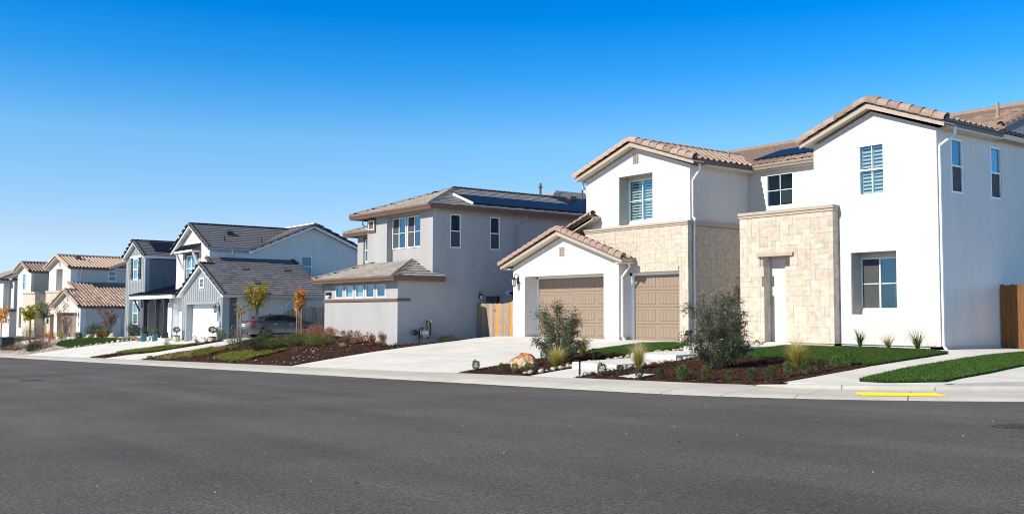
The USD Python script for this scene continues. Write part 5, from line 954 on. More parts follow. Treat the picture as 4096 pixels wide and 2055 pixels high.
# ------------------------------------------------------------------ beds, lawns and drives of the other houses
strip = Polygon([(-62.4, 15.95), (-55.5, 15.95), (-53.5, 17.5), (-50.15, 18.35), (-50.15, 20.2), (-50.95, 21), (-50.95, 27.5), (-58.9, 27.5), (-58.9, 21.5), (-56.2, 21.2), (-56.5, 19.5), (-57.6, 17.9), (-61, 17.2)])
st('side_drive', drape(strip, .012, step=.7, thick=.08), 'concrete_path')
drive3 = Polygon([(-86.2, 15.95), (-66.6, 15.95), (-64.9, 17.7), (-63.4, 20.3), (-60.0, 21.98), (-60.1, 22.38), (-71.3, 22.4), (-71.5, 21.5), (-77.3, 21.5), (-74.7, 21.3), (-82.2, 18.0)])
st('driveway', drape(drive3, .012, step=.8, thick=.08), 'concrete')
st('driveway', drape(Polygon([(-124, 15.95), (-113, 15.95), (-105, 21.6), (-100.7, 22.6), (-101.2, 23.3), (-106, 23.0), (-112, 23.5)]), .012, step=1.0, thick=.08), 'concrete')
bed3 = Polygon([(-66.4, 15.98), (-62.55, 15.98), (-61.1, 17.3), (-57.75, 18.0), (-56.7, 19.6), (-56.4, 21.1), (-59.0, 21.45), (-59.3, 21.95), (-60.0, 21.9), (-63.2, 20.2), (-64.75, 17.65)])
st('mulch_bed', drape(bed3, .03, step=.5, thick=.06), 'mulch'); chips(bed3, 4500, 'mulch_chip', 'mulch_chips', (.05, .12), .03, 31)
bed2 = Polygon([(-55.2, 15.98), (-35.4, 15.98), (-35.1, 19.0), (-34.5, 22.0), (-34.5, 24.9), (-35.9, 24.9), (-35.9, 21.05), (-42.95, 20.98), (-43.0, 25.3), (-50.85, 25.3), (-50.85, 21), (-50.05, 20.2), (-50.05, 18.25), (-53.4, 17.4)])
st('mulch_bed', drape(bed2, .03, step=.5, thick=.06), 'mulch'); chips(bed2, 15000, 'mulch_chip', 'mulch_chips', (.05, .12), .03, 32); chips(bed2, 900, 'bark_chip', 'mulch_chips', (.05, .12), .03, 33)
def cover(name, poly, n, mat, h=(.04, .12), seed=1, leaf=.05, off=.03, patch=.0):
    """Creeping plants: small leaf pairs spread over a bed in uneven patches."""
    r = np.random.default_rng(seed); p = scatter(poly, n, r)
    if patch: k_ = meshkit.fbm(np.column_stack([p * .9, np.zeros(len(p))]), 3, seed); p = p[k_ > patch]
    m_ = len(p); an = r.uniform(0, 2 * np.pi, m_); tl = r.normal(0, .5, m_); c = np.column_stack([p, ground(p[:, 0], p[:, 1]) + off + r.uniform(*h, m_)])
    d = np.stack([np.cos(an) * np.cos(tl), np.sin(an) * np.cos(tl), np.sin(tl)], 1) * leaf; e = np.stack([-np.sin(an), np.cos(an), r.normal(0, .4, m_)], 1) * leaf * .4
    q = np.stack([c - d, c - e, c + d, c + e], 1); b = np.arange(m_)[:, None] * 4
    return st(name, (q.reshape(-1, 3), np.concatenate([b + [0, 1, 2], b + [0, 2, 3]])), mat, kind='stuff')
gc1 = Polygon([(-54.6, 16.2), (-51.8, 16.05), (-48.6, 16.35), (-44.8, 17.4), (-46.5, 18.1), (-49.4, 18.0), (-53, 17.3)]); gc2 = Polygon([(-45.2, 16.4), (-43, 16.05), (-40.8, 16.15), (-40.4, 17.2), (-40.5, 18.0), (-42.1, 17.6), (-44.6, 17.0)])
cover('ground_cover', gc1, 15000, 'groundcover', seed=41, patch=.40); cover('ground_cover', gc2, 12000, 'groundcover', seed=42, patch=.36)
cover('dry_grass', Polygon([(-54.9, 16.1), (-50.5, 16.05), (-48.0, 17.2), (-50.2, 18.2), (-53.2, 17.3)]), 9000, 'dry_grass', seed=43, patch=.45, leaf=.06)
cover('ground_cover', Polygon([(-65.0, 17.2), (-63.3, 16.9), (-61.2, 17.5), (-58.2, 18.4), (-57.2, 19.6), (-59.0, 20.4), (-62.6, 19.9), (-64.4, 18.0)]), 14000, 'groundcover', seed=44, patch=.34)
lawn4 = smooth_poly([(-75.0, 21.25), (-82.3, 18.15), (-88, 18.7), (-93.4, 19.6), (-98.2, 20.9), (-97.2, 22.4), (-91, 23.7), (-82, 22.9)], .3)
turf(lawn4, 'grass', 22000, h=(.04, .07), seed=45, w=.02)
gravel4 = Polygon([(-111, 16.0), (-86.2, 16.0), (-82.3, 17.95), (-74.8, 21.4), (-77.5, 22.1), (-81.9, 22.2), (-82.2, 27), (-99.3, 27), (-99.4, 22.9), (-101, 22.4), (-104.5, 21.5)]).difference(lawn4)
gravel4 = max(getattr(gravel4, 'geoms', [gravel4]), key=lambda g: g.area)
look('pale_gravel', (0.40, 0.33, 0.26), var=0.3, scale=9, rough=0.95, bump=(16, 0.04)); st('gravel_bed', drape(gravel4, .03, step=.8, thick=.06), 'pale_gravel')
def loose_stones(poly, n, size, seed, name='gravel', mat='gravel_stone'):
    r = np.random.default_rng(seed); m = MB()
    for x, y in scatter(poly, n, r): z = r.uniform(*size); v, f = pebble(r, z); m.add(v + [x, y, gz(x, y) + .03 + z * .15], f)
    st(name, m, mat, kind='stuff', smooth=True)
loose_stones(gravel4, 1100, (.08, .22), 51); loose_stones(Polygon([(-37.5, 20.9), (-35.6, 16.3), (-36.5, 16.3), (-42, 19.6), (-40, 20.6)]), 45, (.04, .10), 52, mat='field_rock'); loose_stones(Polygon([(-46, 16.1), (-36, 16.05), (-36, 16.5), (-46, 16.5)]), 30, (.05, .11), 53, mat='field_rock')
r = np.random.default_rng(61); ring = lawn4.exterior
stone_row('stone_edging', 'grey-white stones edging the distant green lawn', [(lambda p: (p.x + r.normal(0, .08), p.y + r.normal(0, .08)))(lawn4.buffer(.22).exterior.interpolate(i / 120, normalized=True)) for i in range(120) if 0.18 < i / 120 < .95], (.14, .30), 62, mat='gravel_stone')

# ------------------------------------------------------------------ plants
def leaf_mesh(c, d, nrm, L, W):
    """Pointed four-cornered leaves at c along d, facing nrm."""
    d = d / (np.linalg.norm(d, axis=1, keepdims=True) + 1e-9); s = np.cross(d, nrm); s /= np.linalg.norm(s, axis=1, keepdims=True) + 1e-9; L = np.broadcast_to(L, len(c))[:, None]; W = np.broadcast_to(W, len(c))[:, None]
    q = np.stack([c, c + d * L * .45 - s * W * .5, c + d * L, c + d * L * .45 + s * W * .5], 1); b = np.arange(len(c))[:, None] * 4
    return q.reshape(-1, 3), np.concatenate([b + [0, 1, 2], b + [0, 2, 3]])
def unit(r, n): v = r.normal(size=(n, 3)); return v / np.linalg.norm(v, axis=1, keepdims=True)
def clumped(r, n, w, h, clumps=14, zc=.5, tight=.32, low=.12):
    """Points in leafy clumps spread through an egg of width w and height h standing on the ground."""
    k = unit(r, clumps) * r.uniform(.35, .9, (clumps, 1)) ** .5 * [w / 2, w / 2, h / 2]; k[:, 2] += h * zc
    i = r.integers(clumps, size=n); u = unit(r, n) * (r.uniform(0, 1, (n, 1)) ** .4); p = k[i] + u * np.array([w, w, h]) * tight * r.uniform(.6, 1.1, (clumps, 1))[i]
    p[:, 2] = np.abs(p[:, 2] - low * h) * 1.0 + low * h * .6; return p, u
def bush(name, label, cat, loc, w, h, mat, n, leaf=(.05, .02), seed=0, clumps=14, group=None, tight=.32, zc=.5, upward=.35, stems=5, low=.12):
    r = np.random.default_rng(seed); t = thing(name, label, cat, loc, local=True, group=group); p, u = clumped(r, n, w, h, clumps, zc, tight, low)
    d = u + r.normal(0, .6, (n, 3)) + [0, 0, upward]; obj('foliage', leaf_mesh(p, d, unit(r, n), r.uniform(.7, 1.3, n) * leaf[0], r.uniform(.7, 1.3, n) * leaf[1]), mat, t)
    m = MB()
    for i in range(stems): a = r.uniform(0, 6.28); e = p[r.integers(n)]; m.tube([(0.04 * w * math.cos(a), .04 * w * math.sin(a), -.05), e * [.4, .4, .55], e], [.014 * h + .004, .01 * h + .003, .003], 5)
    obj('stem', m, 'bark', t); return t
def woody(r, height, spread, mains, twigs, base_r=.03, lean=.35, start=.0, droop=.0):
    """Branching skeleton: main limbs from the base, twigs off them. Returns limb polylines with radii, and twig polylines."""
    limbs, tw = [], []
    for i in range(mains):
        a = i * 2 * np.pi / mains + r.uniform(-.5, .5); H = height * r.uniform(.62, 1.0); S = spread * r.uniform(.35, 1.0); t = np.linspace(0, 1, 7)
        p = np.stack([np.cos(a) * S * t ** 1.2 + r.normal(0, .02 * height, 7) * t, np.sin(a) * S * t ** 1.2 + r.normal(0, .02 * height, 7) * t, start + (H - start) * t ** .85], 1); limbs.append((p, base_r * (1 - .8 * t)))
        for k in range(twigs):
            f = r.uniform(.22, 1.0); b = np.array([np.interp(f, t, p[:, c]) for c in range(3)]); d = unit(r, 1)[0] * [1, 1, .6] + [np.cos(a) * .4, np.sin(a) * .4, .35 - droop]; d /= np.linalg.norm(d); L = height * r.uniform(.12, .30) * (1.15 - .5 * f)
            s = np.linspace(0, 1, 5)[:, None]; tw.append(b + d * L * s + np.array([0, 0, -droop * L]) * s ** 2 + r.normal(0, .012 * height, (5, 3)) * s)
    return limbs, tw
def twig_leaves(r, tw, per, L, W, spread=1.0, jit=.0):
    C, D = [], []
    for p in tw:
        s = r.uniform(.1, 1, per); k = np.minimum((s * 4).astype(int), 3); f = (s * 4 - k)[:, None]; c = p[k] * (1 - f) + p[k + 1] * f; ax = p[-1] - p[0]; ax /= np.linalg.norm(ax) + 1e-9; C.append(c + r.normal(0, jit, (per, 3)) if jit else c); D.append(ax * .7 + unit(r, per) * spread)
    C, D = np.vstack(C), np.vstack(D); n = len(C); return leaf_mesh(C, D, unit(r, n) + [0, 0, .3], r.uniform(.7, 1.25, n) * L, r.uniform(.8, 1.2, n) * W)
def skeleton(parent, limbs, tw, twr=.004, name='branch'):
    m = MB(); [m.tube(p, rr, 6) for p, rr in limbs]; obj('trunk', m, 'bark', parent, smooth=50); m = MB(); [m.tube(p, [twr * 1.6, twr * 1.4, twr * 1.2, twr, twr * .7], 3, cap=False) for p in tw]; obj('twigs', m, 'bark', parent, kind='stuff')
def olive(label, loc, h, spread, seed, per=27):
    r = np.random.default_rng(seed); t = thing('olive_shrub', label, 'olive shrub', loc, local=True); limbs, tw = woody(r, h * .97, spread * 1.1, 9, 21, .022, droop=.10); l2, tw3 = woody(r, h * .45, spread * 1.5, 11, 14, .012, droop=.35); limbs += l2; tw += tw3; skeleton(t, limbs, tw)
    tw2 = tw + [l[0][[2, 3, 4, 5, 6]] for l in limbs]; obj('foliage', twig_leaves(r, tw2, per, .085, .021, .9, .05), 'olive_leaf', t); return t
olive('airy grey-green olive shrub behind the rusty boulder, in front of the wide garage door', (-21.95, 18.3, gz(-21.95, 18.3)), 1.80, .80, 3)
olive('large grey-green olive shrub in the bark bed before the stone entry', (-15.85, 18.3, gz(-15.85, 18.3)), 2.12, .90, 8, per=27)
# low box shrubs along the pavement
def boxwood(label, loc, seed):
    r = np.random.default_rng(seed); t = thing('box_shrub', label, 'box shrub', loc, local=True, group='young box shrubs along the pavement'); n = 620; u = unit(r, n); rad = r.uniform(.35, 1, (n, 1)) ** .5 * (.75 + .35 * meshkit.noise(u * 2.5 + seed, seed))[:, None]
    p = u * rad * [.115, .115, .155] + [0, 0, .17]; obj('foliage', leaf_mesh(p, u + [0, 0, .6] + r.normal(0, .5, (n, 3)), unit(r, n), r.uniform(.022, .04, n), r.uniform(.014, .024, n)), 'box_leaf', t); m = MB(); m.tube([(0, 0, -.04), (.005, 0, .12)], .008, 5); obj('stem', m, 'bark', t); return t
BX = [(-23.40, 16.32, 'leftmost young box shrub, at the driveway tip of the bark bed'), (-22.75, 16.30, 'young box shrub second from the driveway in the front row'), (-23.35, 16.95, 'young box shrub set back behind the first two at the driveway'), (-22.0, 16.22, 'young box shrub in front of the left end of the boulder'), (-21.30, 16.15, 'young box shrub in front of the right end of the boulder'), (-20.85, 16.28, 'young box shrub just left of the first path light'),
      (-17.86, 16.25, 'young box shrub beside the path light right of the garden path'), (-17.22, 16.28, 'young box shrub between the garden path and the utility cover'), (-16.32, 16.02, 'young box shrub at the utility cover under the straw grass'), (-15.72, 16.10, 'young box shrub just right of the utility cover'), (-15.05, 16.12, 'young box shrub in front of the green sedge tuft'), (-14.38, 16.15, 'young yellow-tipped box shrub right of the sedge tuft'), (-13.86, 16.32, 'smallest young box shrub, below the large olive shrub'),
      (-13.32, 16.38, 'young box shrub third from the front corner of the bark bed'), (-12.98, 16.55, 'young box shrub at the front corner of the bark bed'), (-13.15, 17.4, 'young box shrub just round the corner beside the diagonal path'), (-13.08, 17.9, 'young box shrub below the tall straw grass by the diagonal path'), (-13.14, 18.5, 'young box shrub third from the lawn beside the diagonal path'), (-13.24, 19.2, 'young pale-tipped box shrub second from the lawn'), (-13.34, 19.88, 'young box shrub nearest the lawn edge by the diagonal path'),
      (-23.3, 18.0, 'young box shrub half hidden behind the left of the boulder'), (-22.9, 18.5, 'young box shrub half hidden behind the right of the boulder')]
rb_ = random.Random(4); protos = [boxwood(lab, (x, y, gz(x, y) + .02), 70 + q) for q, (x, y, lab) in enumerate(BX[:3])]
for q, (x, y, lab) in enumerate(BX[3:]): copy(protos[q % 3], lab, (x, y, gz(x, y) + .02), rb_.uniform(0, 360), rb_.uniform(.82, 1.12) if 'smallest' not in lab else .72)
# tufted grasses
def tuft(name, label, cat, loc, n, h, spread, mat, seed, w=.006, droop=.5, hmin=.5, seg=5, plume=0):
    r = np.random.default_rng(seed); t = thing(name, label, cat, loc, local=True); V, F = [], []
    for i in range(n):
        a = r.uniform(0, 6.28); L = h * r.uniform(hmin, 1.08); o = r.uniform(0, 1) ** .6 * spread; s = np.linspace(0, 1, seg); b0 = r.uniform(0, .12) * spread
        x = b0 + o * s ** (1.3 + droop) ; z = L * (s - droop * .55 * (o / (spread + 1e-9)) * s ** 2.4); q = r.uniform(0, 6.28); wd = w * (1 - .85 * s) * r.uniform(.7, 1.3)
        p = np.stack([np.cos(a) * x, np.sin(a) * x, z], 1); sd = np.array([np.cos(q), np.sin(q), 0]); k = len(V) and sum(len(v) for v in V)
        V.append(np.stack([p - sd * wd[:, None], p + sd * wd[:, None]], 1).reshape(-1, 3)); j = np.arange(seg - 1)[:, None] * 2; F.append(np.concatenate([j + [0, 1, 3], j + [0, 3, 2]]) + k)
    obj('blades', (np.vstack(V), np.vstack(F)), mat, t, kind='stuff'); return t
for x, y, h, sp, lab, sd in ((-20.95, 17.35, .78, .48, 'straw-tipped fountain grass in front of the left olive shrub', 1), (-22.75, 19.9, .82, .42, 'straw-tipped fountain grass by the corner of the left lawn', 2), (-17.95, 17.6, .92, .42, 'straw-tipped fountain grass beside the garden steps', 3), (-14.4, 19.35, .88, .55, 'straw-tipped fountain grass between the large olive shrub and the right lawn', 4)):
    tuft('fountain_grass', lab, 'fountain grass', (x, y, gz(x, y) + .01), 620, h, sp, 'fountain_blade', sd, w=.0045, droop=.75, hmin=.35)
tuft('sedge_tuft', 'low green sedge tuft behind a box shrub in the bark bed', 'sedge tuft', (-15.55, 16.65, gz(-15.55, 16.65)), 300, .33, .36, 'flax_leaf', 5, w=.006, droop=.9, hmin=.4)
tuft('sedge_tuft', 'small lime sedge tuft under the left edge of the large olive shrub', 'sedge tuft', (-17.55, 19.6, gz(-17.55, 19.6)), 160, .24, .26, 'lime_blade', 6, w=.008, droop=.7, hmin=.5)
tuft('sedge_tuft', 'small dark sedge tuft in front of the left lawn', 'sedge tuft', (-21.4, 19.5, gz(-21.4, 19.5)), 160, .22, .3, 'flax_leaf', 7, w=.007, droop=.8, hmin=.5)
tuft('flax_plant', 'upright green flax at the stone corner of the white wall', 'flax plant', (-16.3, 24.85, .24), 46, .62, .26, 'flax_leaf', 8, w=.016, droop=.25, hmin=.55)
tuft('flax_plant', 'sparse lime flax in the middle of the white wall', 'flax plant', (-15.4, 24.85, .23), 40, .50, .36, 'lime_blade', 9, w=.012, droop=.35, hmin=.5)
tuft('flax_plant', 'upright green flax near the downspout of the white wall', 'flax plant', (-14.55, 24.9, .23), 60, .62, .34, 'flax_leaf', 10, w=.015, droop=.3, hmin=.5)
bush('nandina', 'dark red nandina in the shaded recess left of the stone entry', 'nandina', (-21.6, 25.6, .2), .75, 2.05, 'red_leaf', 900, (.07, .03), 12, 16, tight=.2, zc=.62)
# shrubs of the grey house and its neighbour
def B_(name, label, x, y, w, h, mat, n, leaf, seed, **k): return bush(name, label, 'shrub' if 'shrub' in name else name.replace('_', ' '), (x, y, gz(x, y) + .02), w, h, mat, n, leaf, seed, **k)
GRP = 'coppery shrubs along the grey wall'
for q, (x, w, h, lab) in enumerate(((-42.3, .62, .55, 'coppery shrub at the left corner of the grey wall'), (-40.95, .55, .55, 'coppery-green shrub under the second small window'), (-39.45, .58, .52, 'coppery shrub under the middle small window'), (-38.3, .60, .52, 'coppery shrub under the fourth small window'), (-37.2, .58, .50, 'coppery shrub just left of the last one'), (-36.15, .46, .55, 'last coppery shrub, at the right corner of the grey wall'))):
    B_('copper_shrub', lab, x, 20.35, w, h, 'copper_leaf', 900, (.06, .03), 100 + q, clumps=12, group=GRP)
B_('juniper', 'wide dark green juniper mound below the car', -43.3, 17.9, 1.45, .58, 'juniper_leaf', 4200, (.08, .016), 110, clumps=26, upward=.7); B_('juniper', 'smaller green juniper right of the wide mound', -42.1, 18.15, .9, .46, 'juniper_leaf', 2400, (.08, .016), 111, clumps=18, upward=.7)
B_('juniper', 'green juniper at the foot of the orange staked tree', -41.4, 18.9, 1.2, .54, 'juniper_leaf', 3000, (.08, .016), 112, clumps=22, upward=.7); B_('juniper', 'green juniper beside the grey wall corner', -39.95, 19.15, 1.15, .52, 'juniper_leaf', 3000, (.08, .016), 113, clumps=22, upward=.7)
B_('copper_shrub', 'orange-brown shrub behind the junipers by the car bonnet', -41.6, 19.75, 1.1, .75, 'copper_leaf', 1500, (.07, .03), 114, clumps=16); B_('shrub', 'bright green shrub in front of the rear wheel of the car', -47.4, 19.9, .8, .62, 'grey_green_leaf', 1500, (.09, .03), 115, clumps=12, tight=.36)
B_('shrub', 'loose grey-green shrub at the foot of the bare staked tree', -46.9, 18.1, .8, 1.0, 'grey_green_leaf', 650, (.09, .025), 116, clumps=14, tight=.25); B_('shrub', 'brown dry shrub in the patchy ground cover', -47.1, 17.4, .75, .32, 'copper_leaf', 500, (.06, .012), 117); B_('shrub', 'small grey dry shrub by the pavement', -48.8, 16.35, .5, .3, 'dry_grass', 350, (.06, .012), 118)
B_('shrub', 'bare twiggy plant in the bark bed below the junipers', -39.3, 17.95, .4, .35, 'copper_leaf', 90, (.05, .015), 119, stems=9); B_('weed', 'small orange-green weed on the bark bed before the grey wall', -38.1, 19.5, .28, .16, 'dry_grass', 240, (.07, .012), 120); B_('weed', 'green weed growing by the gas meter', -35.4, 23.3, .8, .32, 'flax_leaf', 600, (.07, .02), 121)
B_('shrub', 'thin reddish shrub left of the potted tree by the wide white door', -61.7, 21.3, .55, .52, 'red_leaf', 420, (.07, .025), 122); B_('shrub', 'reddish shrub right beside the potted tree by the wide white door', -60.5, 21.4, .6, .45, 'red_leaf', 420, (.07, .025), 123); B_('shrub', 'green shrub against the corner of the grey gable', -57.9, 21.5, .75, .62, 'grey_green_leaf', 800, (.08, .03), 124)
B_('sedge', 'dark spiky plant on the ground cover beside the long driveway', -64.0, 20.2, .45, .25, 'dark_leaf', 200, (.12, .015), 125)
# shrubs further down the street
B_('shrub', 'dark green shrub mass against the side wall of the cream house', -96.6, 23.9, 2.1, 1.25, 'dark_leaf', 2600, (.13, .05), 130, clumps=22); B_('conifer_shrub', 'blue-green conical shrub at the grey tower', -78.0, 21.8, .85, 1.25, 'dark_leaf', 1800, (.10, .03), 131, tight=.25, clumps=18); B_('shrub', 'small bright green shrub at the corner of the cream garage', -98.7, 22.7, .65, .6, 'flax_leaf', 500, (.12, .05), 132)
B_('shrub', 'orange shrub between the stakes and the cream garage', -104.3, 21.3, 1.0, .9, 'orange_leaf', 900, (.10, .05), 133); B_('shrub', 'upright yellow-green shrub before the distant garage door', -103.3, 22.2, .6, .75, 'lime_blade', 600, (.12, .03), 134); B_('shrub', 'dark purple-brown shrub at the near edge of the gravel bed', -90.3, 17.8, 1.7, .78, 'red_leaf', 1500, (.10, .04), 135)
B_('shrub', 'tall grey-green shrub behind the yellow staked tree', -94.7, 18.0, 1.8, 2.1, 'grey_green_leaf', 2400, (.11, .03), 136, clumps=20); B_('shrub', 'low dark green mound nearest the pavement', -88.6, 16.9, 1.4, .6, 'dark_leaf', 1400, (.10, .04), 137); B_('shrub', 'low green mound below the utility box', -100.6, 16.9, 1.5, .6, 'dark_leaf', 1200, (.10, .04), 138); B_('shrub', 'low brownish mound between the utility box and the yellow tree', -96.4, 17.1, 1.3, .55, 'copper_leaf', 1000, (.10, .04), 139)
B_('shrub', 'low dark shrubs before the farthest garage', -110.9, 19.2, 2.0, .8, 'dark_leaf', 1200, (.12, .05), 140); B_('ground_cover_plant', 'pale orange ground cover at the porch steps', -73.0, 21.15, 1.3, .28, 'copper_leaf', 500, (.08, .04), 141); B_('ground_cover_plant', 'yellow-brown ground cover at the foot of the grey tower', -76.2, 21.35, 1.2, .3, 'dry_grass', 500, (.08, .04), 142)
def small_tree(name, label, loc, h, crown, trunk_top, mat, n_tw, per, leaf, seed, stakes=(), spread=.5, mains=5, tr=.03, stake_h=1.6):
    """A young tree: stem, limbs, leaves, and the stakes it is tied to."""
    r = np.random.default_rng(seed); t = thing(name, label, 'tree', loc, local=True); limbs, tw = woody(r, h - trunk_top, spread, mains, n_tw, tr * .6)
    limbs = [(p + [0, 0, trunk_top * .9], rr) for p, rr in limbs] + [(np.array([[0, 0, -.1], [.02, 0, trunk_top * .5], [0, .01, trunk_top]]), np.array([tr, tr * .85, tr * .7]))]; tw = [p + [0, 0, trunk_top * .9] for p in tw]; skeleton(t, limbs, tw, .005)
    obj('crown', twig_leaves(r, tw, per, leaf[0], leaf[1], 1.0, .04), mat, t)
    for q, (dx, dy) in enumerate(stakes):
        obj('stake', MB().tube([(dx, dy, -.2), (dx + .02 * (-1) ** q, dy, stake_h * (1 - .06 * q))], .035, 8), 'stake_wood', t)
    if stakes: m = MB(); z = stake_h * .8; m.tube([(stakes[0][0], stakes[0][1], z), (0, .05, z + .03), (stakes[-1][0], stakes[-1][1], z), (0, -.05, z - .02), (stakes[0][0], stakes[0][1], z)], .014, 5); obj('tie', m, 'dark_plastic', t)
    return t
def T_(name, label, x, y, *a, **k): return small_tree(name, label, (x, y, gz(x, y)), *a, **k)
T_('young_tree', 'nearly bare young tree tied to two stakes behind the car tail', -50.2, 19.6, 2.35, 0, 1.3, 'orange_leaf', 5, 7, (.11, .055), 201, stakes=[(-.30, 0), (.16, 0)], spread=.28, mains=4, stake_h=1.75)
T_('autumn_tree', 'golden autumn tree rising behind the parked car', -58.35, 23.9, 3.85, 0, 1.75, 'gold_leaf', 20, 17, (.105, .055), 202, spread=.82, mains=8, tr=.06)
T_('autumn_tree', 'narrow orange autumn tree with stakes in front of the car bonnet', -44.75, 20.5, 2.5, 0, 1.2, 'orange_leaf', 16, 18, (.085, .045), 203, stakes=[(-.26, 0), (.08, .1)], spread=.24, mains=6, stake_h=1.6)
T_('young_tree', 'yellow-green young tree on two tall stakes in the gravel bed', -99.85, 18.65, 4.2, 0, 2.5, 'lime_leaf', 12, 14, (.20, .12), 204, stakes=[(-.22, 0), (.25, 0)], spread=.85, mains=6, stake_h=2.9)
T_('olive_tree', 'grey-green olive tree on stakes in the gravel bed', -104.6, 20.7, 4.3, 0, 1.9, 'olive_leaf', 16, 26, (.16, .04), 205, stakes=[(-.30, 0), (.28, 0), (.05, .2)], spread=.85, mains=7, stake_h=2.2)
T_('young_tree', 'almost leafless tree on stakes before the distant garage door', -103.3, 22.0, 4.5, 0, 1.7, 'copper_leaf', 9, 4, (.13, .07), 206, stakes=[(-.5, 0), (.38, 0)], spread=.95, mains=6, stake_h=2.9)
T_('young_tree', 'orange and green staked tree at the very left edge', -112.0, 18.2, 4.4, 0, 2.2, 'gold_leaf', 12, 12, (.18, .10), 207, stakes=[(-.2, 0), (.25, 0)], spread=.6, mains=6, stake_h=2.6)
T_('small_tree', 'sparse red-orange small tree against the side wall of the cream house', -94.4, 24.3, 2.9, 0, .5, 'copper_leaf', 16, 9, (.12, .07), 208, spread=.85, mains=7, tr=.03)
B_('shrub', 'yellow-orange leafy shrub at the foot of the red tree', -94.6, 23.7, 1.1, .8, 'gold_leaf', 700, (.12, .06), 209)
# rocks
def rock(name, label, cat, x, y, w, d, h, seed, mat, rz=0.0, sink=.12, rough=.38):
    r = np.random.default_rng(seed); m = trimesh.creation.icosphere(4, 1.0); v = m.vertices.copy(); k = meshkit.fbm(v * 1.3 + seed * 3.1, 4, seed); v *= (1 - rough + 2 * rough * k)[:, None]
    for _ in range(9): nn = unit(r, 1)[0]; nn[2] = abs(nn[2]) * .8; lim = r.uniform(.62, .85); dd = v @ nn; v -= np.clip(dd - lim, 0, None)[:, None] * nn * .9
    v[:, 2] = np.maximum(v[:, 2], -.75); v *= np.array([w, d, h]) / (v.max(0) - v.min(0)); v[:, 2] -= v[:, 2].min() + sink * h; a = math.radians(rz); v = v @ np.array([[math.cos(a), math.sin(a), 0], [-math.sin(a), math.cos(a), 0], [0, 0, 1]])
    return obj(name, (v + [x, y, gz(x, y)], m.faces), mat, None, smooth=28, label=label, cat=cat)
rock('boulder', 'large rust and cream boulder lying in the bark bed by the driveway', 'boulder', -22.25, 17.25, .95, .60, .48, 5, 'boulder', rz=38)
for q, (x, y, w, h, lab) in enumerate(((-95.9, 23.0, 1.0, .45, 'pale angular rock left of the dark shrub mass'), (-94.4, 23.2, .55, .5, 'upright round rock at the end of the green lawn'), (-92.0, 24.0, 1.0, .6, 'large brown rock right of the red tree'), (-97.9, 17.2, .7, .45, 'pink rock among low shrubs at the pavement'))): rock('garden_rock', lab, 'rock', x, y, w, w * .7, h, 30 + q, 'field_rock')
# pots with clipped trees
def topiary(label, loc, pot, mat, s=1.0, seed=1, lip=None):
    t = thing('potted_tree', label, 'potted tree', loc, local=True); m = MB(); m.lathe([(0, 0), (pot[0] * .8, 0), (pot[0], pot[1] * .55), (pot[0] * .85, pot[1] * .92), (pot[0] * .98, pot[1]), (pot[0] * .8, pot[1]), (pot[0] * .7, pot[1] * .9), (0, pot[1] * .88)], sides=24); obj('pot', m, mat, t, smooth=40)
    if lip: m = MB(); m.lathe([(pot[0] * .9, pot[1] * .84), (pot[0] * 1.01, pot[1] * .86), (pot[0] * 1.01, pot[1] * 1.0), (pot[0] * .9, pot[1] * 1.002)], sides=24); obj('pot_rim', m, lip, t, smooth=40)
    r = np.random.default_rng(seed); n = 700; u = unit(r, n); p = u * r.uniform(.4, 1, (n, 1)) ** .5 * [.24 * s, .24 * s, .17 * s] + [0, 0, pot[1] + .38 * s]; obj('crown', leaf_mesh(p, u + r.normal(0, .5, (n, 3)), unit(r, n), .07 * s, .03 * s), 'grey_green_leaf', t); m = MB(); m.tube([(0, 0, pot[1] * .8), (0, 0, pot[1] + .3 * s)], .02, 6); obj('stem', m, 'bark', t); return t
topiary('small tree in a cream crock left of the wide white garage door', (-66.55, 21.55, gz(-66.55, 21.55)), (.24, .46), 'cream_pot', 1.0, 1, 'brown_trim'); topiary('small tree in a cream crock right of the wide white garage door', (-59.75, 21.6, gz(-59.75, 21.6)), (.23, .40), 'cream_pot', 1.1, 2, 'brown_trim')
topiary('clipped ball tree in the larger turquoise pot at the porch', (-72.4, 21.05, gz(-72.4, 21.05)), (.22, .56), 'blue_glaze', .85, 3); topiary('clipped ball tree in the turquoise pot half behind the porch post', (-70.75, 21.35, gz(-70.75, 21.35)), (.20, .50), 'blue_glaze', .8, 4)

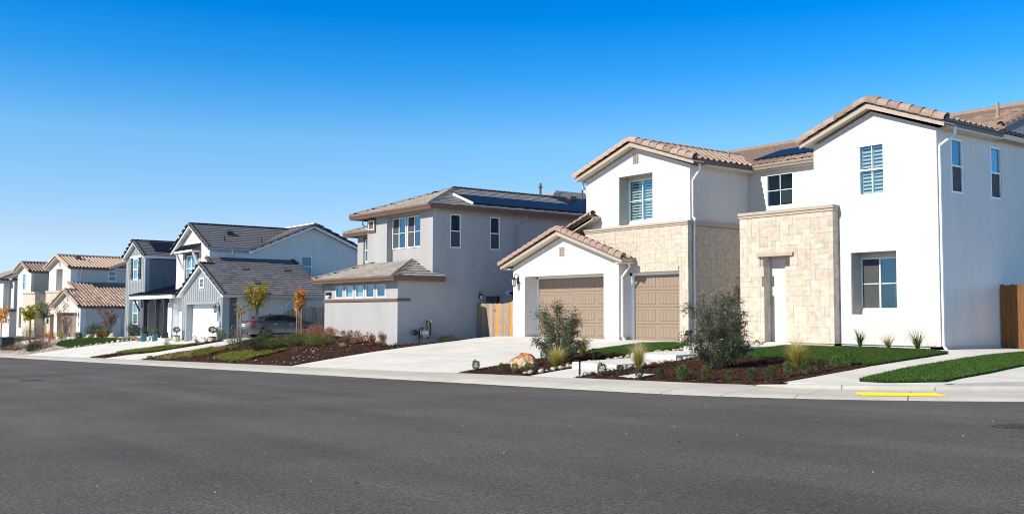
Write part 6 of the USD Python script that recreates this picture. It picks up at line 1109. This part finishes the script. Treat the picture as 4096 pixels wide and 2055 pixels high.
# ------------------------------------------------------------------ the parked car: a grey saloon seen from its right rear
def saloon(label, loc, rotz=0.0):
    """Lofted body, nose along +y; origin on the ground under the tail."""
    t = thing('parked_car', label, 'car', loc, rotz, local=True); L = 4.85
    ys = np.array([0, .06, .18, .35, .6, .85, 1.1, 1.4, 1.7, 2.0, 2.3, 2.6, 2.9, 3.2, 3.45, 3.7, 3.95, 4.2, 4.45, 4.65, 4.78, 4.85])
    F_ = lambda pts: np.interp(ys, *zip(*pts))
    belt = F_([(0, .78), (.06, .93), (.18, 1.00), (.6, 1.01), (1.4, 1.0), (2.3, .97), (3.2, .95), (3.7, .93), (4.2, .86), (4.65, .74), (4.78, .64), (4.85, .52)])
    top = F_([(0, .80), (.06, .96), (.18, 1.05), (.45, 1.075), (.75, 1.10), (1.1, 1.24), (1.45, 1.37), (1.8, 1.435), (2.2, 1.455), (2.6, 1.44), (2.9, 1.39), (3.2, 1.27), (3.5, 1.11), (3.7, 1.03), (3.95, .99), (4.3, .92), (4.65, .79), (4.78, .68), (4.85, .54)])
    hw = F_([(0, .74), (.06, .82), (.18, .88), (.6, .92), (1.4, .93), (2.5, .925), (3.7, .92), (4.2, .89), (4.5, .82), (4.7, .70), (4.85, .52)])
    low = F_([(0, .42), (.06, .30), (.2, .24), (.6, .20), (4.2, .20), (4.6, .22), (4.78, .26), (4.85, .34)])
    rw = F_([(0, .62), (.18, .74), (.6, .76), (.9, .70), (1.4, .60), (2.0, .585), (2.6, .59), (3.0, .62), (3.4, .70), (3.7, .78), (4.2, .74), (4.65, .60), (4.85, .42)])
    sec = np.array([[(0, l), (w * .80, l), (w * .95, l + .05), (w * .985, l + .18), (w, l + (b - l) * .55), (w * .992, b - .10), (w * .955, b - .015), (w * .93, b + .012), (r * 1.0 + (w * .93 - r) * .12, t_ - (t_ - b) * .16), (r * .93, t_ - (t_ - b) * .05 - .004), (r * .6, t_ + .006), (0, t_ + .012)] for w, l, b, t_, r in zip(hw, low, belt, top, rw)])
    n, k = sec.shape[:2]; R = np.concatenate([np.repeat(ys[:, None, None], k, 1), sec], 2)[:, :, [1, 0, 2]]; Lft = R * [-1, 1, 1]; ring = np.concatenate([R, Lft[:, -2:0:-1]], 1); K = ring.shape[1]
    i, j = np.meshgrid(np.arange(n - 1), np.arange(K), indexing='ij'); q = np.stack([i * K + j, (i + 1) * K + j, (i + 1) * K + (j + 1) % K, i * K + (j + 1) % K], -1).reshape(-1, 4)[:, ::-1]
    f = np.vstack([q[:, [0, 1, 2]], q[:, [0, 2, 3]], [[0, j_, j_ + 1] for j_ in range(1, K - 1)], [[(n - 1) * K, (n - 1) * K + j_ + 1, (n - 1) * K + j_] for j_ in range(1, K - 1)]])
    body = trimesh.Trimesh(ring.reshape(-1, 3), f, process=True); trimesh.repair.fix_normals(body)
    import manifold3d as m3
    B = m3.Manifold(m3.Mesh(body.vertices.astype(np.float32), body.faces.astype(np.uint32)))
    if B.is_empty(): bm = (body.vertices, body.faces)
    else:
        for wy in (1.02, 3.82):
            c = m3.Manifold.cylinder(.44, .375, .375, 28).rotate([0, 90, 0])
            for sx_ in (.62, -1.06): B = B - c.translate([sx_, wy, .335])
        bm = meshkit.arrays(B)[:2]
    obj('body', bm, 'car_paint', t, smooth=32)
    bz = lambda y: float(np.interp(y, ys, belt)); tz = lambda y: float(np.interp(y, ys, top)); wz = lambda y: float(np.interp(y, ys, hw)) * .93; rz_ = lambda y: float(np.interp(y, ys, rw))
    def side_pt(sd, y, fz): r_ = rz_(y) + (wz(y) - rz_(y)) * .12; b, tt = bz(y) + .012, tz(y) - (tz(y) - bz(y)) * .16; x = wz(y) + (r_ - wz(y)) * fz; return [sd * (x + .012), y, b + (tt - b) * fz + .004]
    for sd in (1, -1):
        for nm, y0, y1, z1a, z1b in (('rear_quarter_window', 1.02, 1.30, .62, .96), ('rear_window', 1.34, 2.20, .93, .95), ('front_window', 2.28, 3.22, .95, .72)):
            g = np.linspace(y0, y1, 7); m = MB(); a = [side_pt(sd, y, .10) for y in g]; b = [side_pt(sd, y, z1a + (z1b - z1a) * (y - y0) / (y1 - y0)) for y in g]; e = np.arange(6); m.add(a + b, np.column_stack([e, e + 1, e + 8, e + 7])); obj(nm, m, 'car_glass', t)
        th = np.linspace(0, 1, 12); m = MB(); m.tube([side_pt(sd, 1.0 + 2.3 * s, .03) for s in th], .010, 4); m.tube([side_pt(sd, 1.02 + 2.1 * s, 1.0) for s in th], .008, 4); obj('window_trim', m, 'chrome', t)
        for y in (1.30, 2.24): m = MB(); a = [[sd * (np.interp(y, ys, hw) * q_ + .003), y + (.04 if z < .6 else 0), z] for q_, z in ((.99, .34), (1.0, .60), (.992, .86))]; m.tube(a, .006, 4); obj('door_gap', m, 'dark_plastic', t)
        for y in (1.55, 2.55): m = MB(); m.tube([[sd * (np.interp(y, ys, hw) * .997 + .02), y, .855], [sd * (np.interp(y, ys, hw) * .997 + .02), y + .20, .852]], .016, 6); obj('door_handle', m, 'chrome', t)
        m = MB(); v, fc = trimesh.creation.icosphere(2, 1.0).vertices, trimesh.creation.icosphere(2, 1.0).faces; m.add(v * [.10, .07, .07] + [sd * 1.02, 3.12, 1.03], fc); obj('wing_mirror', m, 'car_paint', t, smooth=True)
        m = MB(); m.tube([[sd * .955, 1.45, .235], [sd * .955, 3.4, .235]], .022, 5); obj('sill_trim', m, 'chrome', t)
        # tail light wrapping the corner, reflector, headlight
        m = MB(); P_ = [(sd * .42, -.006, .90), (sd * .80, .05, .93), (sd * .905, .26, .95), (sd * .935, .62, .965), (sd * .93, .50, .87), (sd * .90, .22, .81), (sd * .80, .035, .79), (sd * .44, -.012, .82)]
        P_ = [(x * 1.015, y - .012, z) for x, y, z in P_]; m.add(P_, [[0, 1, 6, 7], [1, 2, 5, 6], [2, 3, 4, 5]]); obj('tail_light', m, 'tail_light', t)
        m = MB(); m.tube([[sd * .80, .03, .40], [sd * .92, .25, .41]], .018, 5); obj('reflector', m, 'tail_light', t)
        m = MB(); m.add([(sd * .50, 4.83, .66), (sd * .84, 4.50, .72), (sd * .84, 4.46, .80), (sd * .50, 4.74, .73)], [[0, 1, 2, 3]]); obj('headlight', m, 'frosted_lamp', t)
        for wy, nm in ((1.02, 'rear'), (3.82, 'front')):
            m = MB(); pr = [(.19, -.10), (.315, -.105), (.335, -.08), (.335, .08), (.315, .105), (.235, .10), (.22, .06)]; an = np.linspace(0, 2 * np.pi, 29)[:-1]
            v = np.array([[sd * (.83 + w_), wy + r_ * math.cos(a), .335 + r_ * math.sin(a)] for r_, w_ in pr for a in an]); e, g = np.meshgrid(np.arange(len(pr) - 1), np.arange(28), indexing='ij'); m.add(v, np.stack([e * 28 + g, e * 28 + (g + 1) % 28, (e + 1) * 28 + (g + 1) % 28, (e + 1) * 28 + g], -1).reshape(-1, 4)); Wh = obj('wheel', m, 'tyre', t, smooth=40)
            m = MB(); m.add([[sd * .86, wy, .335]] + [[sd * .86, wy + .225 * math.cos(a), .335 + .225 * math.sin(a)] for a in an], [[0, 1 + g, 1 + (g + 1) % 28] for g in range(28)]); obj('brake_disc', m, 'dark_plastic', Wh)
            m = MB()
            for s_ in range(10): a = s_ * 2 * np.pi / 10; m.hexa(bar((sd * .905, wy + .03 * math.cos(a), .335 + .03 * math.sin(a)), (sd * .90, wy + .215 * math.cos(a + .12), .335 + .215 * math.sin(a + .12)), .034, .03, (1, 0, 0)))
            m.tube([[sd * .90, wy + .222 * math.cos(a), .335 + .222 * math.sin(a)] for a in np.linspace(0, 2 * np.pi, 29)], .014, 5, cap=False); m.tube([[sd * .86, wy, .335], [sd * .925, wy, .335]], .045, 10); obj('rim', m, 'alloy', Wh, smooth=40)
    g = np.linspace(-.92, .92, 9)
    def arc(y, dz=0.0, sc=.93): return [[rz_(y) * sc * q_, y, tz(y) + .012 + dz - .02 * q_ * q_] for q_ in g]
    for nm, y0, y1 in (('rear_windscreen', .80, 1.62), ('windscreen', 2.86, 3.58)):
        rows_ = np.linspace(y0, y1, 6); m = MB(); pts = [arc(y, .008) for y in rows_]; v = np.array(pts).reshape(-1, 3); e, h_ = np.meshgrid(np.arange(5), np.arange(8), indexing='ij'); m.add(v, np.stack([e * 9 + h_, e * 9 + h_ + 1, (e + 1) * 9 + h_ + 1, (e + 1) * 9 + h_], -1).reshape(-1, 4)); obj(nm, m, 'car_glass', t, smooth=True)
    m = MB(); m.add([(-.26, -.012, .72), (.26, -.012, .72), (.26, .012, .87), (-.26, .012, .87)], [[0, 1, 2, 3]]); Pl = obj('number_plate', m, 'white_plate', t); m = MB(); m.hexa([(x, y, z) for x in (-.17, .17) for y, z in ((-.020, .765), (-.016, .765))] and [(x, y + (z - .72) * .16, z) for x in (-.17, .17) for y in (-.018, -.015) for z in (.765, .825)]); obj('plate_print', m, 'blue_print', Pl)
    m = MB(); m.add([(-.7, .02, .40), (.7, .02, .40), (.66, .0, .27), (-.66, .0, .27)], [[0, 1, 2, 3]]); m.tube([(.45, -.01, .28), (.45, .12, .28)], .05, 10); m.tube([(-.45, -.01, .28), (-.45, .12, .28)], .05, 10); obj('rear_diffuser', m, 'dark_plastic', t)
    m = MB(); m.hexa(bar((0, 1.62, 1.44), (0, 1.74, 1.49), .03, .05)); obj('aerial_fin', m, 'car_paint', t); m = MB(); m.box(-.40, .40, .02, .035, .93, .945); obj('boot_trim', m, 'chrome', t)
    return t
saloon('metallic grey saloon car parked on the concrete beside the farmhouse', (-56.42, 22.25, gz(-56.42, 24) + .015))

# ------------------------------------------------------------------ fences
def plank_fence(label, pts, tops, bottoms, mats, w=.14, gap=.006, thick=.02, seed=0, side=-1, dog=True, rails=True):
    """Upright boards with clipped corners along the line pts[0]-pts[1]; tops and bottoms give z along it, mats picks a board's wood."""
    r = random.Random(seed); a, b = np.array(pts[0], float), np.array(pts[1], float); L = np.linalg.norm(b - a); d = (b - a) / L; nrm = np.array([d[1], -d[0]]) * (-side); n = int(L / (w + gap)); mid = (a + b) / 2
    t = thing('wooden_fence', label, 'fence', (mid[0], mid[1], float(bottoms(.5))))
    for i in range(n):
        s0 = i * (w + gap); f = (i + .5) / n; zt, zb = tops(f) + r.uniform(-.012, .012), bottoms(f); o = r.uniform(-.004, .004); c = .028 if dog else 0
        prof = [(0, zb), (w, zb), (w, zt - c), (w - c, zt), (c, zt), (0, zt - c)]
        v = [(*(a + d * (s0 + x) + nrm * (o + q)), z) for q in (0, thick) for x, z in prof]; f_ = [[0, 1, 2], [0, 2, 3], [0, 3, 4], [0, 4, 5], [6, 8, 7], [6, 9, 8], [6, 10, 9], [6, 11, 10]] + [g for e in range(6) for g in ([e, (e + 1) % 6 + 6, (e + 1) % 6], [e, e + 6, (e + 1) % 6 + 6])]
        obj('board', (np.array(v), np.array(f_)), mats(f, i, r), t)
    if rails:
        for h in (.2, .85):
            zb = bottoms(.5) + h * (tops(.5) - bottoms(.5)); p, q = (*(a - nrm * .035), zb), (*(b - nrm * .035), zb); obj('rail', MB().hexa(bar(p, q, .04, .09)), 'fence_grey', t)
        for f in (0.02, .98): p = a + (b - a) * f - nrm * .1; obj('post', MB().hexa(bar((*p, bottoms(f) - .3), (*p, tops(f) - .1), .09, .09, (1, 0, 0))), 'fence_grey', t)
    return t
f1 = plank_fence('weathered board fence with two orange new boards between the white and the grey house', ((-35.93, 25.12), (-32.60, 25.12)), lambda f: 1.62 if f < .62 else 1.62 + .22 * ((f - .62) / .38) ** 1.5, lambda f: -.15 + .3 * f, lambda f, i, r: 'fence_orange' if i in (10, 17) else 'fence_grey', seed=1)
m = MB(); m.box(-34.66, -34.52, 25.085, 25.095, 1.28, 1.34); m.box(-34.56, -34.52, 25.08, 25.095, 1.25, 1.38); obj('hinge', m, 'grey_metal', f1)
plank_fence('new brown board fence at the right edge beside the white side wall', ((-14.18, 28.80), (-9.5, 28.80)), lambda f: 2.08, lambda f: .22, lambda f, i, r: 'fence_brown', seed=2, w=.14)
plank_fence('short stepped pale fence behind the car bonnet', ((-59.15, 26.05), (-57.72, 26.60)), lambda f: 1.16 + .38 * f ** .8, lambda f: -.5, lambda f, i, r: 'fence_grey', seed=3)
plank_fence('tall brown board fence between the farmhouse and the grey house', ((-57.70, 26.62), (-57.70, 33.5)), lambda f: 1.56, lambda f: -.5, lambda f, i, r: 'fence_grey', seed=4, side=-1)

# ------------------------------------------------------------------ small things
def path_light(label, x, y, h, dx, dy=0.0):
    t = thing('path_light', label, 'path light', (x, y, gz(x, y)), local=True); m = MB(); m.box(-.018, .018, -.018, .018, -.1, h - .022); obj('post', m, 'black_metal', t); m = MB(); m.box(min(0, dx) - .03, max(0, dx) + .03, min(0, dy) - .035, max(0, dy) + .035, h - .02, h + .012); obj('lamp_head', m, 'black_metal', t); return t
path_light('black bar path light between the boulder and the garden path', -20.60, 16.30, .40, .17); path_light('black bar path light behind the left river stones', -20.85, 18.65, .40, .17); path_light('black bar path light at the pavement end of the path', -18.38, 15.98, .42, -.17); path_light('black bar path light on the upper left of the steps', -20.75, 22.6, .42, .17); path_light('black bar path light left of the large olive shrub', -18.33, 20.4, .44, -.17)
t = thing('spotlight', 'small black floodlight on a stake by the stone corner', 'spotlight', (-22.6, 24.5, .22), local=True); m = MB(); m.tube([(0, 0, -.2), (0, 0, .22)], .018, 6); obj('stake', m, 'black_metal', t); m = MB(); m.hexa([(x, y + (z - .3) * .4, z) for x in (-.10, .10) for y in (-.06, .06) for z in (.22, .42)]); obj('lamp_head', m, 'black_metal', t)
uc = thing('utility_cover', 'pale concrete utility cover lying flush in the bark bed', 'utility cover', (-16.8, 16.4, gz(-16.8, 16.4)))
obj('lid', drape(sbox(-17.15, 16.12, -16.5, 16.72), .05, step=.7, thick=.06), 'concrete_path', uc); obj('handle_slot', drape(sbox(-16.75, 16.38, -16.62, 16.42), .055, step=.7), 'dark_plastic', uc)
def manhole(label, x, y, rad):
    t = thing('manhole_cover', label, 'manhole cover', (x, y, float(road_z(x))), local=True); sl = math.degrees(math.atan(.028)); a = np.linspace(0, 2 * np.pi, 33); rr = []
    m = MB(); v = [[0, 0, .010]] + [[rad * math.cos(q), rad * math.sin(q), .010 + .028 * rad * math.cos(q)] for q in a[:-1]]; m.add(v, [[0, 1 + q, 1 + (q + 1) % 32] for q in range(32)]); obj('cover', m, 'iron_cover', t)
    m = MB(); pr = [(rad * 1.02, .009), (rad * 1.45, .009), (rad * 1.5, .002)]; v = [[q_ * math.cos(q), q_ * math.sin(q), z + .028 * q_ * math.cos(q)] for q_, z in pr for q in a[:-1]]; e, g = np.meshgrid(np.arange(2), np.arange(32), indexing='ij'); m.add(v, np.stack([e * 32 + g, (e + 1) * 32 + g, (e + 1) * 32 + (g + 1) % 32, e * 32 + (g + 1) % 32], -1).reshape(-1, 4)); obj('collar', m, 'asphalt', t)
    m = MB()
    for u_ in np.arange(-.8, .81, .2):
        for w_ in np.arange(-.8, .81, .2):
            if u_ * u_ + w_ * w_ < .72: x_, y_ = u_ * rad, w_ * rad; m.box(x_ - .02, x_ + .02, y_ - .02, y_ + .02, .010 + .028 * x_, .018 + .028 * x_)
    obj('stud', m, 'iron_cover', t, kind='stuff')
manhole('dark iron manhole cover in the road at the left', -32.6, 6.15, .36); manhole('dark iron manhole cover in the road at the right edge', -5.72, 12.05, .33)
tb = thing('utility_box', 'dark green utility box on its pad at the left edge', 'utility box', (-109.0, 18.2, gz(-109.0, 18.2)), local=True); m = MB(); m.box(-1.0, .95, -.55, .55, .02, .95); obj('cabinet', m, 'transformer_green', tb); m = MB(); m.box(-1.04, .99, -.59, .59, .955, 1.02); obj('lid', m, 'transformer_green', tb); m = MB(); m.box(-1.15, 1.1, -.7, .7, -.2, .016); obj('plinth', m, 'concrete', tb)
hl = thing('hanging_lantern', 'small green glass lantern hanging on a shepherd hook before the cream house', 'lantern', (-103.9, 20.9, gz(-103.9, 20.9)), local=True); m = MB(); m.tube([(.0, 0, -.1), (.0, 0, 3.0), (.12, 0, 3.15), (.25, 0, 3.05), (.25, 0, 2.9)], .015, 5); obj('hook', m, 'black_metal', hl); m = MB(); m.lathe([(0, 1.75), (.10, 1.8), (.13, 2.1), (.08, 2.25), (.02, 2.3), (.01, 2.9)], (.25, 0, 0), 8); obj('lantern_body', m, 'blue_glaze', hl)
r = np.random.default_rng(77); lv = Polygon([(-24, 12), (-3, 12), (-3, 3), (-12, 3)]); m = MB()
for x, y in scatter(lv, 6, r): a = r.uniform(0, 6.28); c, s = math.cos(a) * .03, math.sin(a) * .03; z = float(road_z(x)) + .006; m.add([(x - c, y - s, z), (x + s * .5, y - c * .5, z + .008), (x + c, y + s, z), (x - s * .5, y + c * .5, z + .01)], [[0, 1, 2, 3]])
st('fallen_leaves', m, 'copper_leaf', kind='stuff')
m = MB()
for x, y in scatter(Polygon([(-40, 13.4), (-4, 13.4), (0, 2), (-30, 0)]), 70, r): z = r.uniform(.010, .022); v, f = pebble(r, z); m.add(v + [x, y, float(road_z(x)) + z * .25], f)
st('road_grit', m, 'gravel_stone', kind='stuff')
